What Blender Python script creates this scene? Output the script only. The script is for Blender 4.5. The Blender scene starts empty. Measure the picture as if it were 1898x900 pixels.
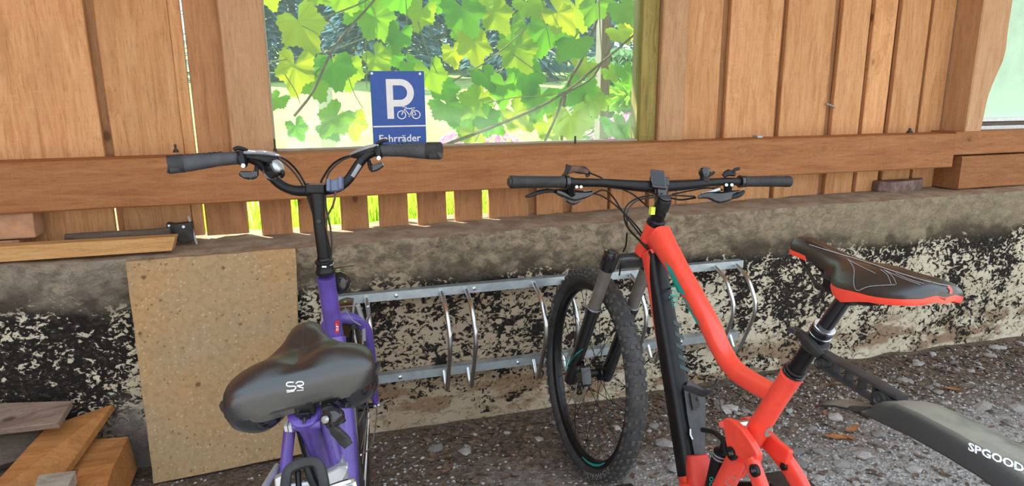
import bpy, bmesh, math, random
from math import sin, cos, pi, radians, sqrt, atan2
from mathutils import Vector, Matrix, Quaternion, noise as mnoise
from mathutils.bvhtree import BVHTree
random.seed(7)
SC = bpy.context.scene
COL = SC.collection

# ------------------------------------------------------------------ camera
FPX = 1220.0
YAW, PITCH, ROLL = radians(16.37), radians(12.85), radians(-0.42)
CAM = Vector((0, 0, 1.27))
FW = Vector((sin(YAW)*cos(PITCH), cos(YAW)*cos(PITCH), -sin(PITCH)))
_r = FW.cross(Vector((0, 0, 1))).normalized()
_u = _r.cross(FW)
RT = cos(ROLL)*_r + sin(ROLL)*_u
UP = -sin(ROLL)*_r + cos(ROLL)*_u
cd = bpy.data.cameras.new('camera'); cam = bpy.data.objects.new('camera', cd); COL.objects.link(cam)
cd.sensor_width = 36.0; cd.sensor_fit = 'HORIZONTAL'; cd.lens = 36.0*FPX/1898.0
cd.clip_start = 0.02; cd.clip_end = 200
cam.matrix_world = Matrix(((RT.x, UP.x, -FW.x, CAM.x), (RT.y, UP.y, -FW.y, CAM.y), (RT.z, UP.z, -FW.z, CAM.z), (0, 0, 0, 1)))
SC.camera = cam

# ------------------------------------------------------------------ world, sun, exposure
W = bpy.data.worlds.new('sky'); SC.world = W; W.use_nodes = True
wn = W.node_tree; bg = wn.nodes['Background']
tc = wn.nodes.new('ShaderNodeTexCoord'); sx = wn.nodes.new('ShaderNodeSeparateXYZ'); rp = wn.nodes.new('ShaderNodeValToRGB')
wn.links.new(tc.outputs['Generated'], sx.inputs[0]); wn.links.new(sx.outputs['Z'], rp.inputs[0]); wn.links.new(rp.outputs[0], bg.inputs[0])
rp.color_ramp.elements[0].position = 0.0; rp.color_ramp.elements[0].color = (0.95, 0.97, 1.0, 1)
rp.color_ramp.elements[1].position = 0.7; rp.color_ramp.elements[1].color = (0.72, 0.86, 1.0, 1)
bg.inputs[1].default_value = 1.15
sl = bpy.data.lights.new('sun', 'SUN'); sl.energy = 7.5; sl.angle = radians(1.0); sl.color = (1.0, 0.95, 0.82)
sun = bpy.data.objects.new('sun', sl); COL.objects.link(sun)
sun.rotation_mode = 'QUATERNION'
sun.rotation_quaternion = Vector((0.42, -0.45, -0.79)).to_track_quat('-Z', 'Y')
SC.view_settings.view_transform = 'Standard'; SC.view_settings.look = 'None'
SC.view_settings.gamma = 1.0; SC.view_settings.use_curve_mapping = False
SC.view_settings.exposure = 0.93
SC.cycles.max_bounces = 8; SC.cycles.diffuse_bounces = 4; SC.cycles.transparent_max_bounces = 16
SC.cycles.sample_clamp_indirect = 6.0; SC.cycles.use_denoising = True

# ------------------------------------------------------------------ pixel rays (photo pixels, 1898 x 900) meeting real planes
def ray(x, y): return (x-949.0)/FPX*RT - (y-450.0)/FPX*UP + FW
def A(x, y, d): return CAM + ray(x, y)*d
def onY(x, y, Y): r = ray(x, y); return CAM + r*((Y-CAM.y)/r.y)
def onZ(x, y, Z): r = ray(x, y); return CAM + r*((Z-CAM.z)/r.z)

# ------------------------------------------------------------------ mesh builder
def perp(t):
    a = Vector((0, 0, 1)) if abs(t.z) < 0.9 else Vector((1, 0, 0))
    return t.cross(a).normalized()
class MB:
    def __init__(s): s.v = []; s.f = []; s.m = []; s.mi = 0
    def face(s, idx): s.f.append(tuple(idx)); s.m.append(s.mi)
    def ring_mesh(s, rings, cap=True, closed=False):
        base = len(s.v); n = len(rings[0]); k = len(rings)
        for r in rings: s.v.extend([tuple(p) for p in r])
        for i in range(k if closed else k-1):
            a = base+i*n; b = base+((i+1) % k)*n
            for j in range(n):
                s.face((a+j, a+(j+1) % n, b+(j+1) % n, b+j))
        if cap and not closed:
            s.face([base+j for j in range(n)][::-1]); s.face([base+(k-1)*n+j for j in range(n)])
        return s
    def sweep(s, pts, prof, side=None, cap=True, closed=False, n=12, power=2.0):
        """prof: per-point (half width along side, half height); superellipse section"""
        pts = [Vector(p) for p in pts]; k = len(pts)
        if not isinstance(prof, list): prof = [prof]*k
        prof = [(p, p) if not isinstance(p, tuple) else p for p in prof]
        rings = []; prev = None
        for i in range(k):
            if closed: t = pts[(i+1) % k]-pts[i-1]
            else: t = pts[min(i+1, k-1)]-pts[max(i-1, 0)]
            if t.length < 1e-9: t = Vector((0, 0, 1))
            t.normalize()
            if side is not None: sd = Vector(side)
            elif prev is None: sd = perp(t)
            else: sd = prev
            sd = sd - t*sd.dot(t)
            sd = sd.normalized() if sd.length > 1e-6 else perp(t)
            prev = sd; up = sd.cross(t)
            hw, hh = prof[i]; r = []
            for j in range(n):
                th = 2*pi*(j+0.5)/n; c, q = cos(th), sin(th)
                if power != 2.0:
                    c = math.copysign(abs(c)**(2/power), c); q = math.copysign(abs(q)**(2/power), q)
                r.append(pts[i] + sd*(c*hw) + up*(q*hh))
            rings.append(r)
        return s.ring_mesh(rings, cap, closed)
    def tube(s, pts, r, n=10, cap=True, closed=False): return s.sweep(pts, r, None, cap, closed, n)
    def cyl(s, a, b, r0, r1=None, n=16):
        r1 = r0 if r1 is None else r1
        return s.sweep([a, b], [r0, r1], None, True, False, n)
    def lathe(s, o, ax, prof, n=20, cap=True):
        o = Vector(o); ax = Vector(ax).normalized(); e = perp(ax); g = ax.cross(e); rings = []
        for h, r in prof:
            r = max(r, 1e-5)
            rings.append([o+ax*h+(e*cos(2*pi*j/n)+g*sin(2*pi*j/n))*r for j in range(n)])
        return s.ring_mesh(rings, cap)
    def box(s, c, h, R=None):
        c = Vector(c); b = len(s.v)
        ax = [Vector((1, 0, 0)), Vector((0, 1, 0)), Vector((0, 0, 1))] if R is None else [Vector(x).normalized() for x in R]
        for z in (-1, 1):
            for y in (-1, 1):
                for x in (-1, 1):
                    s.v.append(tuple(c+ax[0]*(x*h[0])+ax[1]*(y*h[1])+ax[2]*(z*h[2])))
        for q in ((0, 2, 3, 1), (4, 5, 7, 6), (0, 1, 5, 4), (2, 6, 7, 3), (0, 4, 6, 2), (1, 3, 7, 5)): s.face([b+i for i in q])
        return s
    def prism(s, outline, d):
        """outline: list of Vectors (planar polygon), d: extrusion vector"""
        b = len(s.v); n = len(outline); d = Vector(d)
        for p in outline: s.v.append(tuple(p))
        for p in outline: s.v.append(tuple(Vector(p)+d))
        s.face([b+i for i in range(n)][::-1]); s.face([b+n+i for i in range(n)])
        for i in range(n): s.face((b+i, b+(i+1) % n, b+n+(i+1) % n, b+n+i))
        return s
    def hexa(s, q0, q1):
        b = len(s.v)
        for p in list(q0)+list(q1): s.v.append(tuple(p))
        s.face((b+3, b+2, b+1, b)); s.face((b+4, b+5, b+6, b+7))
        for i in range(4): s.face((b+i, b+(i+1) % 4, b+4+(i+1) % 4, b+4+i))
        return s
    def poly(s, pts):
        b = len(s.v); s.v.extend([tuple(p) for p in pts]); s.face([b+i for i in range(len(pts))]); return s
    def build(s, name, mats, parent=None, smooth=35, loc=None, bevel=0, recalc=True, **props):
        if parent is not None: o0 = Vector(parent['_o'])
        else: o0 = Vector(loc) if loc is not None else Vector((0, 0, 0))
        me = bpy.data.meshes.new(name)
        me.from_pydata([(x-o0.x, y-o0.y, z-o0.z) for x, y, z in s.v], [], s.f)
        if not isinstance(mats, (list, tuple)): mats = [mats]
        for m in mats: me.materials.append(m)
        if len(mats) > 1: me.polygons.foreach_set('material_index', s.m)
        if recalc:
            bm = bmesh.new(); bm.from_mesh(me); bmesh.ops.recalc_face_normals(bm, faces=bm.faces); bm.to_mesh(me); bm.free()
        if smooth:
            me.shade_smooth(); me.set_sharp_from_angle(angle=radians(smooth))
        o = bpy.data.objects.new(name, me); COL.objects.link(o)
        if parent is not None: o.parent = parent
        else: o.location = o0
        o['_o'] = tuple(o0)
        if bevel:
            bv = o.modifiers.new('bevel', 'BEVEL'); bv.width = bevel; bv.segments = 2; bv.limit_method = 'ANGLE'; bv.angle_limit = radians(40)
        for k, v in props.items(): o[k] = v
        return o
def thing(name, label, cat, loc=(0, 0, 0), group=None, kind=None):
    o = bpy.data.objects.new(name, None); COL.objects.link(o); o.location = loc; o['_o'] = tuple(loc)
    o.empty_display_size = 0.05
    if label: o['label'] = label
    if cat: o['category'] = cat
    if group: o['group'] = group
    if kind: o['kind'] = kind
    return o
def tag(o, label, cat, group=None):
    o['label'] = label; o['category'] = cat
    if group: o['group'] = group
    return o
def copy_part(o, parent, loc=None, rot=None, scale=None):
    c = o.copy(); COL.objects.link(c); c.parent = parent
    if loc is not None: c.location = loc
    if rot is not None: c.rotation_euler = rot
    if scale is not None: c.scale = scale
    return c
def smooth_path(pts, k=5, closed=False):
    """Catmull-Rom through points (tuples of any length)"""
    pts = [Vector(p) for p in pts]; n = len(pts); out = []
    rng = range(n) if closed else range(n-1)
    for i in rng:
        if closed: p0, p1, p2, p3 = pts[i-1], pts[i], pts[(i+1) % n], pts[(i+2) % n]
        else: p0, p1, p2, p3 = pts[max(i-1, 0)], pts[i], pts[i+1], pts[min(i+2, n-1)]
        for j in range(k):
            t = j/k
            out.append(0.5*((2*p1)+(p2-p0)*t+(2*p0-5*p1+4*p2-p3)*t*t+(3*p1-p0-3*p2+p3)*t*t*t))
    if not closed: out.append(pts[-1])
    return out
def lerpf(tab, x):
    if x <= tab[0][0]: return tab[0][1]
    for (a, va), (b, vb) in zip(tab, tab[1:]):
        if x <= b: return va+(vb-va)*(x-a)/(b-a)
    return tab[-1][1]
def smf(tab, x):
    """smooth (cosine) interpolation of a table"""
    if x <= tab[0][0]: return tab[0][1]
    for (a, va), (b, vb) in zip(tab, tab[1:]):
        if x <= b:
            t = (x-a)/(b-a); t = t*t*(3-2*t); return va+(vb-va)*t
    return tab[-1][1]
def text_geo(body, bold=0.0, align='CENTER', spacing=1.0, res=2, shear=0.0):
    c = bpy.data.curves.new('t', 'FONT'); c.body = body; c.size = 1.0; c.align_x = align; c.align_y = 'BOTTOM_BASELINE' if False else 'TOP_BASELINE'
    c.offset = bold; c.space_character = spacing; c.resolution_u = res; c.shear = shear; c.fill_mode = 'FRONT'
    o = bpy.data.objects.new('t', c); COL.objects.link(o)
    dg = bpy.context.evaluated_depsgraph_get(); me = bpy.data.meshes.new_from_object(o.evaluated_get(dg))
    v = [tuple(p.co) for p in me.vertices]; f = [tuple(p.vertices) for p in me.polygons]
    bpy.data.objects.remove(o); bpy.data.curves.remove(c); bpy.data.meshes.remove(me)
    xs = [p[0] for p in v]; ys = [p[1] for p in v]
    x0, x1, y0, y1 = min(xs), max(xs), min(ys), max(ys)
    return [((p[0]-x0)/(x1-x0), (p[1]-y0)/(y1-y0)) for p in v], f      # normalised to the unit square
def add_mapped(mb, geo, fn):
    v, f = geo; b = len(mb.v)
    for x, y in v: mb.v.append(tuple(fn(x, y)))
    for q in f: mb.face([b+i for i in q])
class Skin:
    """casts photo rays on built parts so that printed marks lie on their surface"""
    def __init__(s, *objs):
        vs, fs = [], []
        for o in objs:
            off = Vector(o['_o']); b = len(vs)
            vs += [tuple(v.co+off) for v in o.data.vertices]; fs += [tuple(b+i for i in p.vertices) for p in o.data.polygons]
        s.t = BVHTree.FromPolygons(vs, fs); s.last = None
    def __call__(s, x, y, off=0.0009):
        r = ray(x, y).normalized(); p, nrm, i, d = s.t.ray_cast(CAM, r)
        if p is None:
            if s.last is None: return A(x, y, 1.0)
            p, nrm = s.last; dd = (p-CAM).dot(nrm)/r.dot(nrm); return CAM+r*dd+nrm*off
        if nrm.dot(r) > 0: nrm = -nrm
        s.last = (p, nrm); return p+nrm*off
    def patch(s, mb, corners, n=6, m=6, off=0.0009):
        """bilinear patch between four photo points"""
        (ax, ay), (bx, by), (cx, cy), (dx, dy) = corners; b = len(mb.v)
        for i in range(n+1):
            for j in range(m+1):
                t, w = i/n, j/m
                x = (ax*(1-t)+bx*t)*(1-w)+(dx*(1-t)+cx*t)*w; y = (ay*(1-t)+by*t)*(1-w)+(dy*(1-t)+cy*t)*w
                mb.v.append(tuple(s(x, y, off)))
        for i in range(n):
            for j in range(m):
                k = b+i*(m+1)+j; mb.face((k, k+1, k+m+2, k+m+1))

# ------------------------------------------------------------------ materials
class NT:
    def __init__(s, name, rough=0.6, metal=0.0, spec=0.5):
        s.m = bpy.data.materials.new(name); s.m.use_nodes = True; s.t = s.m.node_tree
        s.b = s.t.nodes['Principled BSDF']; s.b.inputs['Roughness'].default_value = rough; s.b.inputs['Metallic'].default_value = metal
        s.b.inputs['Specular IOR Level'].default_value = spec
        s.out = s.t.nodes['Material Output']
    def n(s, typ, **kw):
        x = s.t.nodes.new(typ)
        for k, v in kw.items(): setattr(x, k, v)
        return x
    def put(s, sock, val):
        if isinstance(val, bpy.types.NodeSocket): s.t.links.new(val, sock)
        else:
            if isinstance(val, (tuple, list)) and len(val) == 3 and sock.type == 'RGBA': val = (*val, 1)
            sock.default_value = val
    def obj(s, scale=(1, 1, 1), rnd=True):
        tc = s.n('ShaderNodeTexCoord'); v = tc.outputs['Object']
        if rnd:
            oi = s.n('ShaderNodeObjectInfo'); mu = s.mth('MULTIPLY', oi.outputs['Random'], 37.0)
            ad = s.n('ShaderNodeVectorMath', operation='ADD'); s.t.links.new(v, ad.inputs[0]); s.t.links.new(mu, ad.inputs[1]); v = ad.outputs[0]
        mp = s.n('ShaderNodeMapping'); s.t.links.new(v, mp.inputs[0]); mp.inputs['Scale'].default_value = scale
        return mp.outputs[0]
    def rand(s): return s.n('ShaderNodeObjectInfo').outputs['Random']
    def scale(s, v, sc):
        mp = s.n('ShaderNodeMapping'); s.t.links.new(v, mp.inputs[0]); mp.inputs['Scale'].default_value = sc; return mp.outputs[0]
    def noise(s, v, scale=5, detail=4, rough=0.55, dist=0.0):
        x = s.n('ShaderNodeTexNoise'); s.t.links.new(v, x.inputs['Vector'])
        x.inputs['Scale'].default_value = scale; x.inputs['Detail'].default_value = detail; x.inputs['Roughness'].default_value = rough; x.inputs['Distortion'].default_value = dist
        return x.outputs['Fac']
    def voro(s, v, scale=5, feature='F1', out='Distance', rnd=1.0):
        x = s.n('ShaderNodeTexVoronoi', feature=feature); s.t.links.new(v, x.inputs['Vector']); x.inputs['Scale'].default_value = scale; x.inputs['Randomness'].default_value = rnd
        return x.outputs[out]
    def wave(s, v, scale, dist, detail=2, axis='X'):
        x = s.n('ShaderNodeTexWave', bands_direction=axis); s.t.links.new(v, x.inputs['Vector']); x.inputs['Scale'].default_value = scale
        x.inputs['Distortion'].default_value = dist; x.inputs['Detail'].default_value = detail; return x.outputs['Fac']
    def mth(s, op, a, b=0.0, c=None, clamp=False):
        x = s.n('ShaderNodeMath', operation=op, use_clamp=clamp); s.put(x.inputs[0], a); s.put(x.inputs[1], b)
        if c is not None: s.put(x.inputs[2], c)
        return x.outputs[0]
    def step(s, f, a, b):
        x = s.n('ShaderNodeMapRange', interpolation_type='SMOOTHSTEP'); s.put(x.inputs[0], f); x.inputs[1].default_value = a; x.inputs[2].default_value = b
        return x.outputs[0]
    def ramp(s, f, stops):
        x = s.n('ShaderNodeValToRGB'); s.put(x.inputs[0], f); e = x.color_ramp.elements
        while len(e) < len(stops): e.new(0.5)
        for q, (p, c) in zip(e, stops):
            q.position = p; q.color = (c, c, c, 1) if not isinstance(c, tuple) else (*c, 1)
        return x.outputs[0]
    def mix(s, f, a, b, blend='MIX'):
        x = s.n('ShaderNodeMix', data_type='RGBA', blend_type=blend); s.put(x.inputs[0], f); s.put(x.inputs[6], a); s.put(x.inputs[7], b); return x.outputs[2]
    def sep(s, v):
        x = s.n('ShaderNodeSeparateXYZ'); s.t.links.new(v, x.inputs[0]); return x.outputs
    def color(s, c): s.put(s.b.inputs['Base Color'], c); return s
    def bump(s, h, strength=0.3, dist=0.01):
        x = s.n('ShaderNodeBump'); s.put(x.inputs['Height'], h); x.inputs['Strength'].default_value = strength; x.inputs['Distance'].default_value = dist
        s.t.links.new(x.outputs[0], s.b.inputs['Normal']); return s
def plain(name, c, rough=0.5, metal=0.0, coat=0.0, spec=0.5, var=0.12, vs=40, bump=0.0):
    q = NT(name, rough, metal, spec); v = q.obj()
    f = q.noise(v, vs, 3)
    q.color(q.mix(q.step(f, 0.3, 0.7), tuple(x*(1-var) for x in c), tuple(min(1, x*(1+var)) for x in c)))
    if coat: q.b.inputs['Coat Weight'].default_value = coat; q.b.inputs['Coat Roughness'].default_value = 0.12
    if bump: q.bump(q.noise(v, vs*4, 2), bump, 0.002)
    return q.m
def wood(name, axis, dark, mid, light, knot=0.75, stain=0.35, rough=0.75, ks=1.0, shade=0.25):
    q = NT(name, rough, 0, 0.25)
    g = {'X': (0.09, 1, 1), 'Y': (1, 0.09, 1), 'Z': (1, 1, 0.09)}[axis]
    k = {'X': (0.62, 1, 1), 'Y': (1, 0.62, 1), 'Z': (1, 1, 0.62)}[axis]
    v = q.obj()
    kv = q.scale(v, tuple(x*5.2*ks for x in k)); kd = q.voro(kv, 1.0)
    kn = q.mth('SUBTRACT', 1.0, q.step(kd, 0.035, 0.085)); halo = q.mth('SUBTRACT', 1.0, q.step(kd, 0.05, 0.30))
    gv = q.scale(v, tuple(x*1.0 for x in g))
    warp = q.n('ShaderNodeVectorMath', operation='ADD'); q.t.links.new(gv, warp.inputs[0])
    hs = q.mth('MULTIPLY', halo, 0.03); q.t.links.new(hs, warp.inputs[1]); gv = warp.outputs[0]
    f1 = q.noise(gv, 42, 8, 0.68, 0.8); f2 = q.noise(gv, 210, 4, 0.65); f3 = q.noise(q.scale(v, tuple(.35+.65*(x > .5) for x in g)), 5.5, 5, .62)
    saw = q.noise(q.scale(v, tuple((1.0 if x < .5 else .10) for x in g)), 120, 3, .6); f4 = q.noise(v, 24, 6, .7)
    c = q.ramp(f1, [(0.28, dark), (0.48, mid), (0.72, light)])
    c = q.mix(q.mth('MULTIPLY', q.step(f2, 0.50, 0.70), 0.38), c, tuple(x*0.55 for x in dark))
    c = q.mix(q.mth('MULTIPLY', q.step(f3, 0.50, 0.75), stain), c, tuple(x*0.75 for x in dark))
    c = q.mix(q.mth('MULTIPLY', q.step(f4, .54, .74), .22), c, tuple(x*0.7 for x in dark)); c = q.mix(q.mth('MULTIPLY', q.step(saw, .54, .70), .14), c, tuple(min(1, x*1.12) for x in light))
    c = q.mix(q.mth('MULTIPLY', halo, 0.30*knot), c, tuple(x*0.8 for x in dark))
    c = q.mix(q.mth('MULTIPLY', kn, knot), c, tuple(x*0.32 for x in dark))
    hs2 = q.n('ShaderNodeHueSaturation'); q.put(hs2.inputs['Color'], c)
    q.put(hs2.inputs['Value'], q.mth('ADD', q.mth('MULTIPLY', q.rand(), shade), 1.0-shade/2)); c = hs2.outputs[0]
    q.color(c); h = q.mth('ADD', q.mth('MULTIPLY', f1, 0.6), q.mth('ADD', q.mth('MULTIPLY', f2, 0.5), q.mth('MULTIPLY', saw, .35))); h = q.mth('SUBTRACT', h, q.mth('MULTIPLY', kn, 0.4))
    q.bump(h, 0.5, 0.004); return q.m
M = {}
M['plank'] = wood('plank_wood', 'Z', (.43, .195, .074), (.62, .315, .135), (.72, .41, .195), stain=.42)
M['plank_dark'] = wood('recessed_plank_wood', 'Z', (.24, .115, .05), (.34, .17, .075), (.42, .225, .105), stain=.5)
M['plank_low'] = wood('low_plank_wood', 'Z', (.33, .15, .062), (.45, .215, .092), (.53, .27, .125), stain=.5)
M['post'] = wood('post_wood', 'Z', (.38, .205, .10), (.475, .275, .14), (.54, .335, .18), stain=.2)
M['beam'] = wood('beam_wood', 'X', (.235, .090, .033), (.315, .130, .048), (.37, .175, .073), stain=.3)
M['green_wood'] = wood('algae_wood', 'Z', (.16, .125, .03), (.27, .21, .06), (.36, .29, .10), knot=.2)
M['offcut'] = wood('offcut_wood', 'X', (.32, .125, .036), (.45, .195, .06), (.53, .25, .09))
M['pale_wood'] = wood('pale_sawn_wood', 'X', (.38, .19, .068), (.50, .27, .10), (.57, .34, .15), stain=.2)
M['grey_wood'] = wood('weathered_grey_wood', 'X', (.17, .115, .085), (.27, .195, .15), (.36, .28, .22), stain=.3)
M['dark_wood'] = wood('dark_weathered_wood', 'X', (.07, .05, .038), (.11, .08, .06), (.16, .12, .09))
M['white_wood'] = wood('bleached_wood', 'X', (.30, .25, .20), (.42, .37, .30), (.52, .47, .40), stain=.2)
M['steel'] = plain('galvanised_steel', (.46, .525, .545), .36, .65, var=.10, vs=30)
M['chrome'] = plain('bright_steel', (.66, .68, .70), .24, 1.0, var=.04)
M['black'] = plain('satin_black', (.008, .008, .0085), .36, 0, var=.25, spec=.32)
M['gloss_black'] = plain('gloss_black', (.010, .010, .012), .12, 0, coat=.6, var=.1)
M['rubber'] = plain('black_rubber', (.022, .021, .020), .62, 0, var=.3, bump=.2)
M['grip_grey'] = plain('dark_grey_grip', (.050, .050, .053), .6, 0, var=.2, bump=.2)
M['tyre'] = plain('tyre_rubber', (.042, .041, .041), .6, 0, var=.35)
M['knob'] = plain('dusty_lit_tread_rubber', (.072, .067, .062), .75, 0, var=.3, vs=30)  # dust, plus the sky's highlights on the tread put into a lighter colour
M['crown'] = plain('grey_black_crown', (.035, .036, .039), .22, .2, coat=.5, var=.1)
M['tyre_brown'] = plain('old_tyre_rubber', (.06, .04, .03), .75, 0, var=.3)
M['red'] = plain('orange_red_paint', (.93, .076, .044), .34, 0, coat=.35, var=.05)
M['red_matt'] = plain('dull_red_plastic', (.62, .045, .028), .6, 0, var=.08)
M['purple'] = plain('purple_paint', (.095, .056, .29), .33, 0, coat=.3, var=.15, vs=25)
M['teal'] = plain('teal_print', (.015, .34, .29), .45, 0, var=.05)
M['teal_dim'] = plain('dim_teal_print', (.018, .045, .048), .45, 0, var=.1)
M['white'] = plain('white_print', (.78, .78, .77), .5, 0, var=.03)
M['grey_print'] = plain('grey_print', (.30, .30, .30), .5, 0, var=.05)
M['sign_blue'] = plain('sign_blue_enamel', (.004, .060, .30), .35, 0, var=.06)
M['sign_white'] = plain('sign_white_enamel', (.72, .70, .68), .4, 0, var=.03)
M['silver'] = plain('silver_plastic', (.50, .51, .53), .3, .6, var=.08)
M['stanchion'] = plain('brown_grey_stanchion', (.24, .22, .195), .25, .45, var=.08)
M['blue_grey'] = plain('blue_grey_plastic', (.12, .15, .23), .5, 0, var=.08)
M['yellow'] = plain('yellow_plastic', (.65, .72, .05), .5, 0)
M['reflector_red'] = plain('red_badge', (.6, .03, .02), .4, 0)
M['screen'] = plain('grey_display', (.022, .024, .027), .25, 0, var=.05)
M['iron'] = plain('dark_iron', (.035, .032, .030), .5, .4, var=.3)
M['rust'] = plain('rusty_iron', (.10, .055, .035), .7, .3, var=.3)
M['brick_stone'] = plain('brown_stone', (.20, .13, .105), .85, 0, var=.35, vs=25, bump=.5)
M['pink_block'] = plain('pinkish_block', (.42, .22, .12), .85, 0, var=.2, vs=18, bump=.4)
M['dust'] = plain('dusty_black_plastic', (.040, .040, .042), .5, 0, var=.2)
# saddle vinyl
q = NT('saddle_vinyl', .30, 0, .7); v = q.obj(); q.b.inputs['IOR'].default_value = 1.65; q.color((.013, .013, .0135)); q.bump(q.voro(v, 900), .12, .001); M['vinyl'] = q.m
# dusty mudguard: pale dust where the surface looks up
q = NT('dusty_mudguard', .5); v = q.obj(); ge = q.n('ShaderNodeNewGeometry'); nz = q.sep(ge.outputs['Normal'])[2]
d = q.mth('MULTIPLY', q.step(nz, .55, .9), q.step(q.noise(v, 9, 5), .30, .62)); q.color(q.mix(q.mth('MULTIPLY', d, .75), (.030, .031, .032), (.34, .315, .25))); M['mudguard'] = q.m
# slab
q = NT('terrazzo', .8, 0, .2); v = q.obj(rnd=False); big = q.noise(v, 3.2, 3); sm = q.noise(v, 60, 3)
c = q.mix(q.step(big, .32, .68), (.39, .28, .155), (.45, .27, .125)); c = q.mix(q.mth('MULTIPLY', q.step(sm, .4, .7), .35), c, (.22, .135, .06))
vd = q.n('ShaderNodeVectorMath', operation='ADD'); q.t.links.new(v, vd.inputs[0]); q.t.links.new(q.mth('MULTIPLY', q.noise(v, 90, 2), .012), vd.inputs[1]); vv = vd.outputs[0]
ch = q.voro(vv, 85); cc = q.voro(vv, 85, out='Color'); pick = q.step(q.sep(cc)[0], .62, .66)
c = q.mix(q.mth('MULTIPLY', q.mth('MULTIPLY', q.mth('SUBTRACT', 1.0, q.step(ch, .22, .34)), pick), .55), c, (.58, .44, .28))
ch2 = q.voro(vv, 60); pk2 = q.step(q.sep(q.voro(vv, 60, out='Color'))[1], .84, .87)
c = q.mix(q.mth('MULTIPLY', q.mth('MULTIPLY', q.mth('SUBTRACT', 1.0, q.step(ch2, .20, .32)), pk2), .6), c, (.15, .07, .03))
gr = q.noise(v, 2.1, 4); c = q.mix(q.mth('MULTIPLY', q.step(gr, .52, .75), .45), c, (.27, .22, .15))
pit = q.mth('SUBTRACT', 1.0, q.step(q.voro(vv, 7), .04, .07)); c = q.mix(q.mth('MULTIPLY', pit, .8), c, (.12, .06, .03))
q.color(c); q.bump(q.mth('SUBTRACT', q.noise(v, 110, 3), pit), .35, .003); M['slab'] = q.m
# masonry wall with flaking tar and lime
q = NT('flaking_masonry', .9, 0, .15); v = q.obj(rnd=False); X, Y_, Z = q.sep(v)
vs = q.scale(v, (1, 1, 1.35))
f = q.noise(vs, 27, 5, .66, 1.1); fine = q.noise(vs, 62, 4, .6, .6); big = q.noise(v, 2.0, 3); mid = q.noise(v, 5.5, 4)
zz = q.mth('ADD', Z, q.mth('MULTIPLY', q.mth('SUBTRACT', big, .5), .22)); zz = q.mth('ADD', zz, q.mth('MULTIPLY', q.mth('SUBTRACT', mid, .5), .12))
bias = q.ramp(zz, [(0.0, .415), (.13, .458), (.24, .478), (.36, .485), (.50, .50), (.60, .56)])
left = q.mth('SUBTRACT', 1.0, q.step(X, -.72, -.1)); lz = q.mth('MULTIPLY', left, q.step(Z, .16, .30))
clus = q.noise(v, 4.2, 3, .6); thr = q.mth('ADD', q.mth('ADD', bias, q.mth('MULTIPLY', lz, .045)), q.mth('MULTIPLY', q.mth('SUBTRACT', clus, .5), .42))
ff = q.mth('ADD', q.mth('MULTIPLY', f, .68), q.mth('MULTIPLY', fine, .32))
dk = q.mth('SUBTRACT', 1.0, q.step(q.mth('SUBTRACT', ff, thr), -.012, .012))
cream = q.mix(q.step(q.noise(v, 6, 4), .35, .7), (.52, .455, .325), (.62, .56, .425))
brownz = q.mth('MULTIPLY', q.step(X, -.25, .15), q.mth('SUBTRACT', 1.0, q.step(X, .70, 1.15)))
cream = q.mix(q.mth('MULTIPLY', brownz, .62), cream, (.28, .185, .11))
rust = q.mth('MULTIPLY', q.step(q.noise(q.scale(v, (1, 1, 2.6)), 4.2, 5), .47, .55), q.mth('MULTIPLY', q.mth('SUBTRACT', 1.0, q.step(zz, .14, .24)), q.step(zz, .0, .05)))
cream = q.mix(q.mth('MULTIPLY', rust, .75), cream, (.20, .105, .050))
fl = q.noise(vs, 21, 6, .7, 1.4); flm = q.mth('MULTIPLY', q.step(fl, .53, .56), q.mth('SUBTRACT', 1.0, q.step(zz, .26, .40))); cream = q.mix(q.mth('MULTIPLY', flm, .62), cream, q.mix(q.step(fine, .4, .65), (.13, .085, .05), (.26, .185, .115)))
tar = q.mix(q.step(fine, .45, .7), (.016, .014, .012), (.055, .045, .036))
c = q.mix(dk, cream, tar)
bot = q.mth('MULTIPLY', left, q.mth('SUBTRACT', 1.0, q.step(zz, .18, .30))); c = q.mix(q.mth('MULTIPLY', bot, q.step(mid, .40, .56)), c, (.15, .13, .115))
top = q.step(zz, .56, .64); tn = q.noise(q.scale(v, (1, 1, 1.5)), 19, 8, .72, .5)
tcol = q.mix(q.step(tn, .36, .64), (.13, .10, .068), (.32, .25, .165)); tcol = q.mix(q.mth('MULTIPLY', q.step(X, 1.2, 2.6), .5), tcol, (.27, .225, .14))
tcol = q.mix(q.mth('MULTIPLY', left, .7), tcol, q.mix(q.step(tn, .35, .65), (.16, .132, .105), (.27, .228, .18)))
damp = q.mth('MULTIPLY', q.mth('SUBTRACT', 1.0, q.step(q.mth('ABSOLUTE', q.mth('SUBTRACT', zz, .60)), .03, .11)), q.step(mid, .42, .60)); tcol = q.mix(q.mth('MULTIPLY', damp, .8), tcol, (.040, .030, .022))
c = q.mix(top, c, tcol)
ge = q.n('ShaderNodeNewGeometry'); nz = q.sep(ge.outputs['Normal'])[2]
led = q.step(nz, .6, .9); lc = q.mix(q.step(q.noise(v, 12, 5), .35, .65), (.27, .19, .125), (.38, .295, .215)); c = q.mix(led, c, lc)
q.color(c); hh = q.mth('ADD', q.mth('MULTIPLY', dk, -.5), q.mth('MULTIPLY', fine, .7)); q.bump(hh, .7, .006); M['masonry'] = q.m
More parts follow.
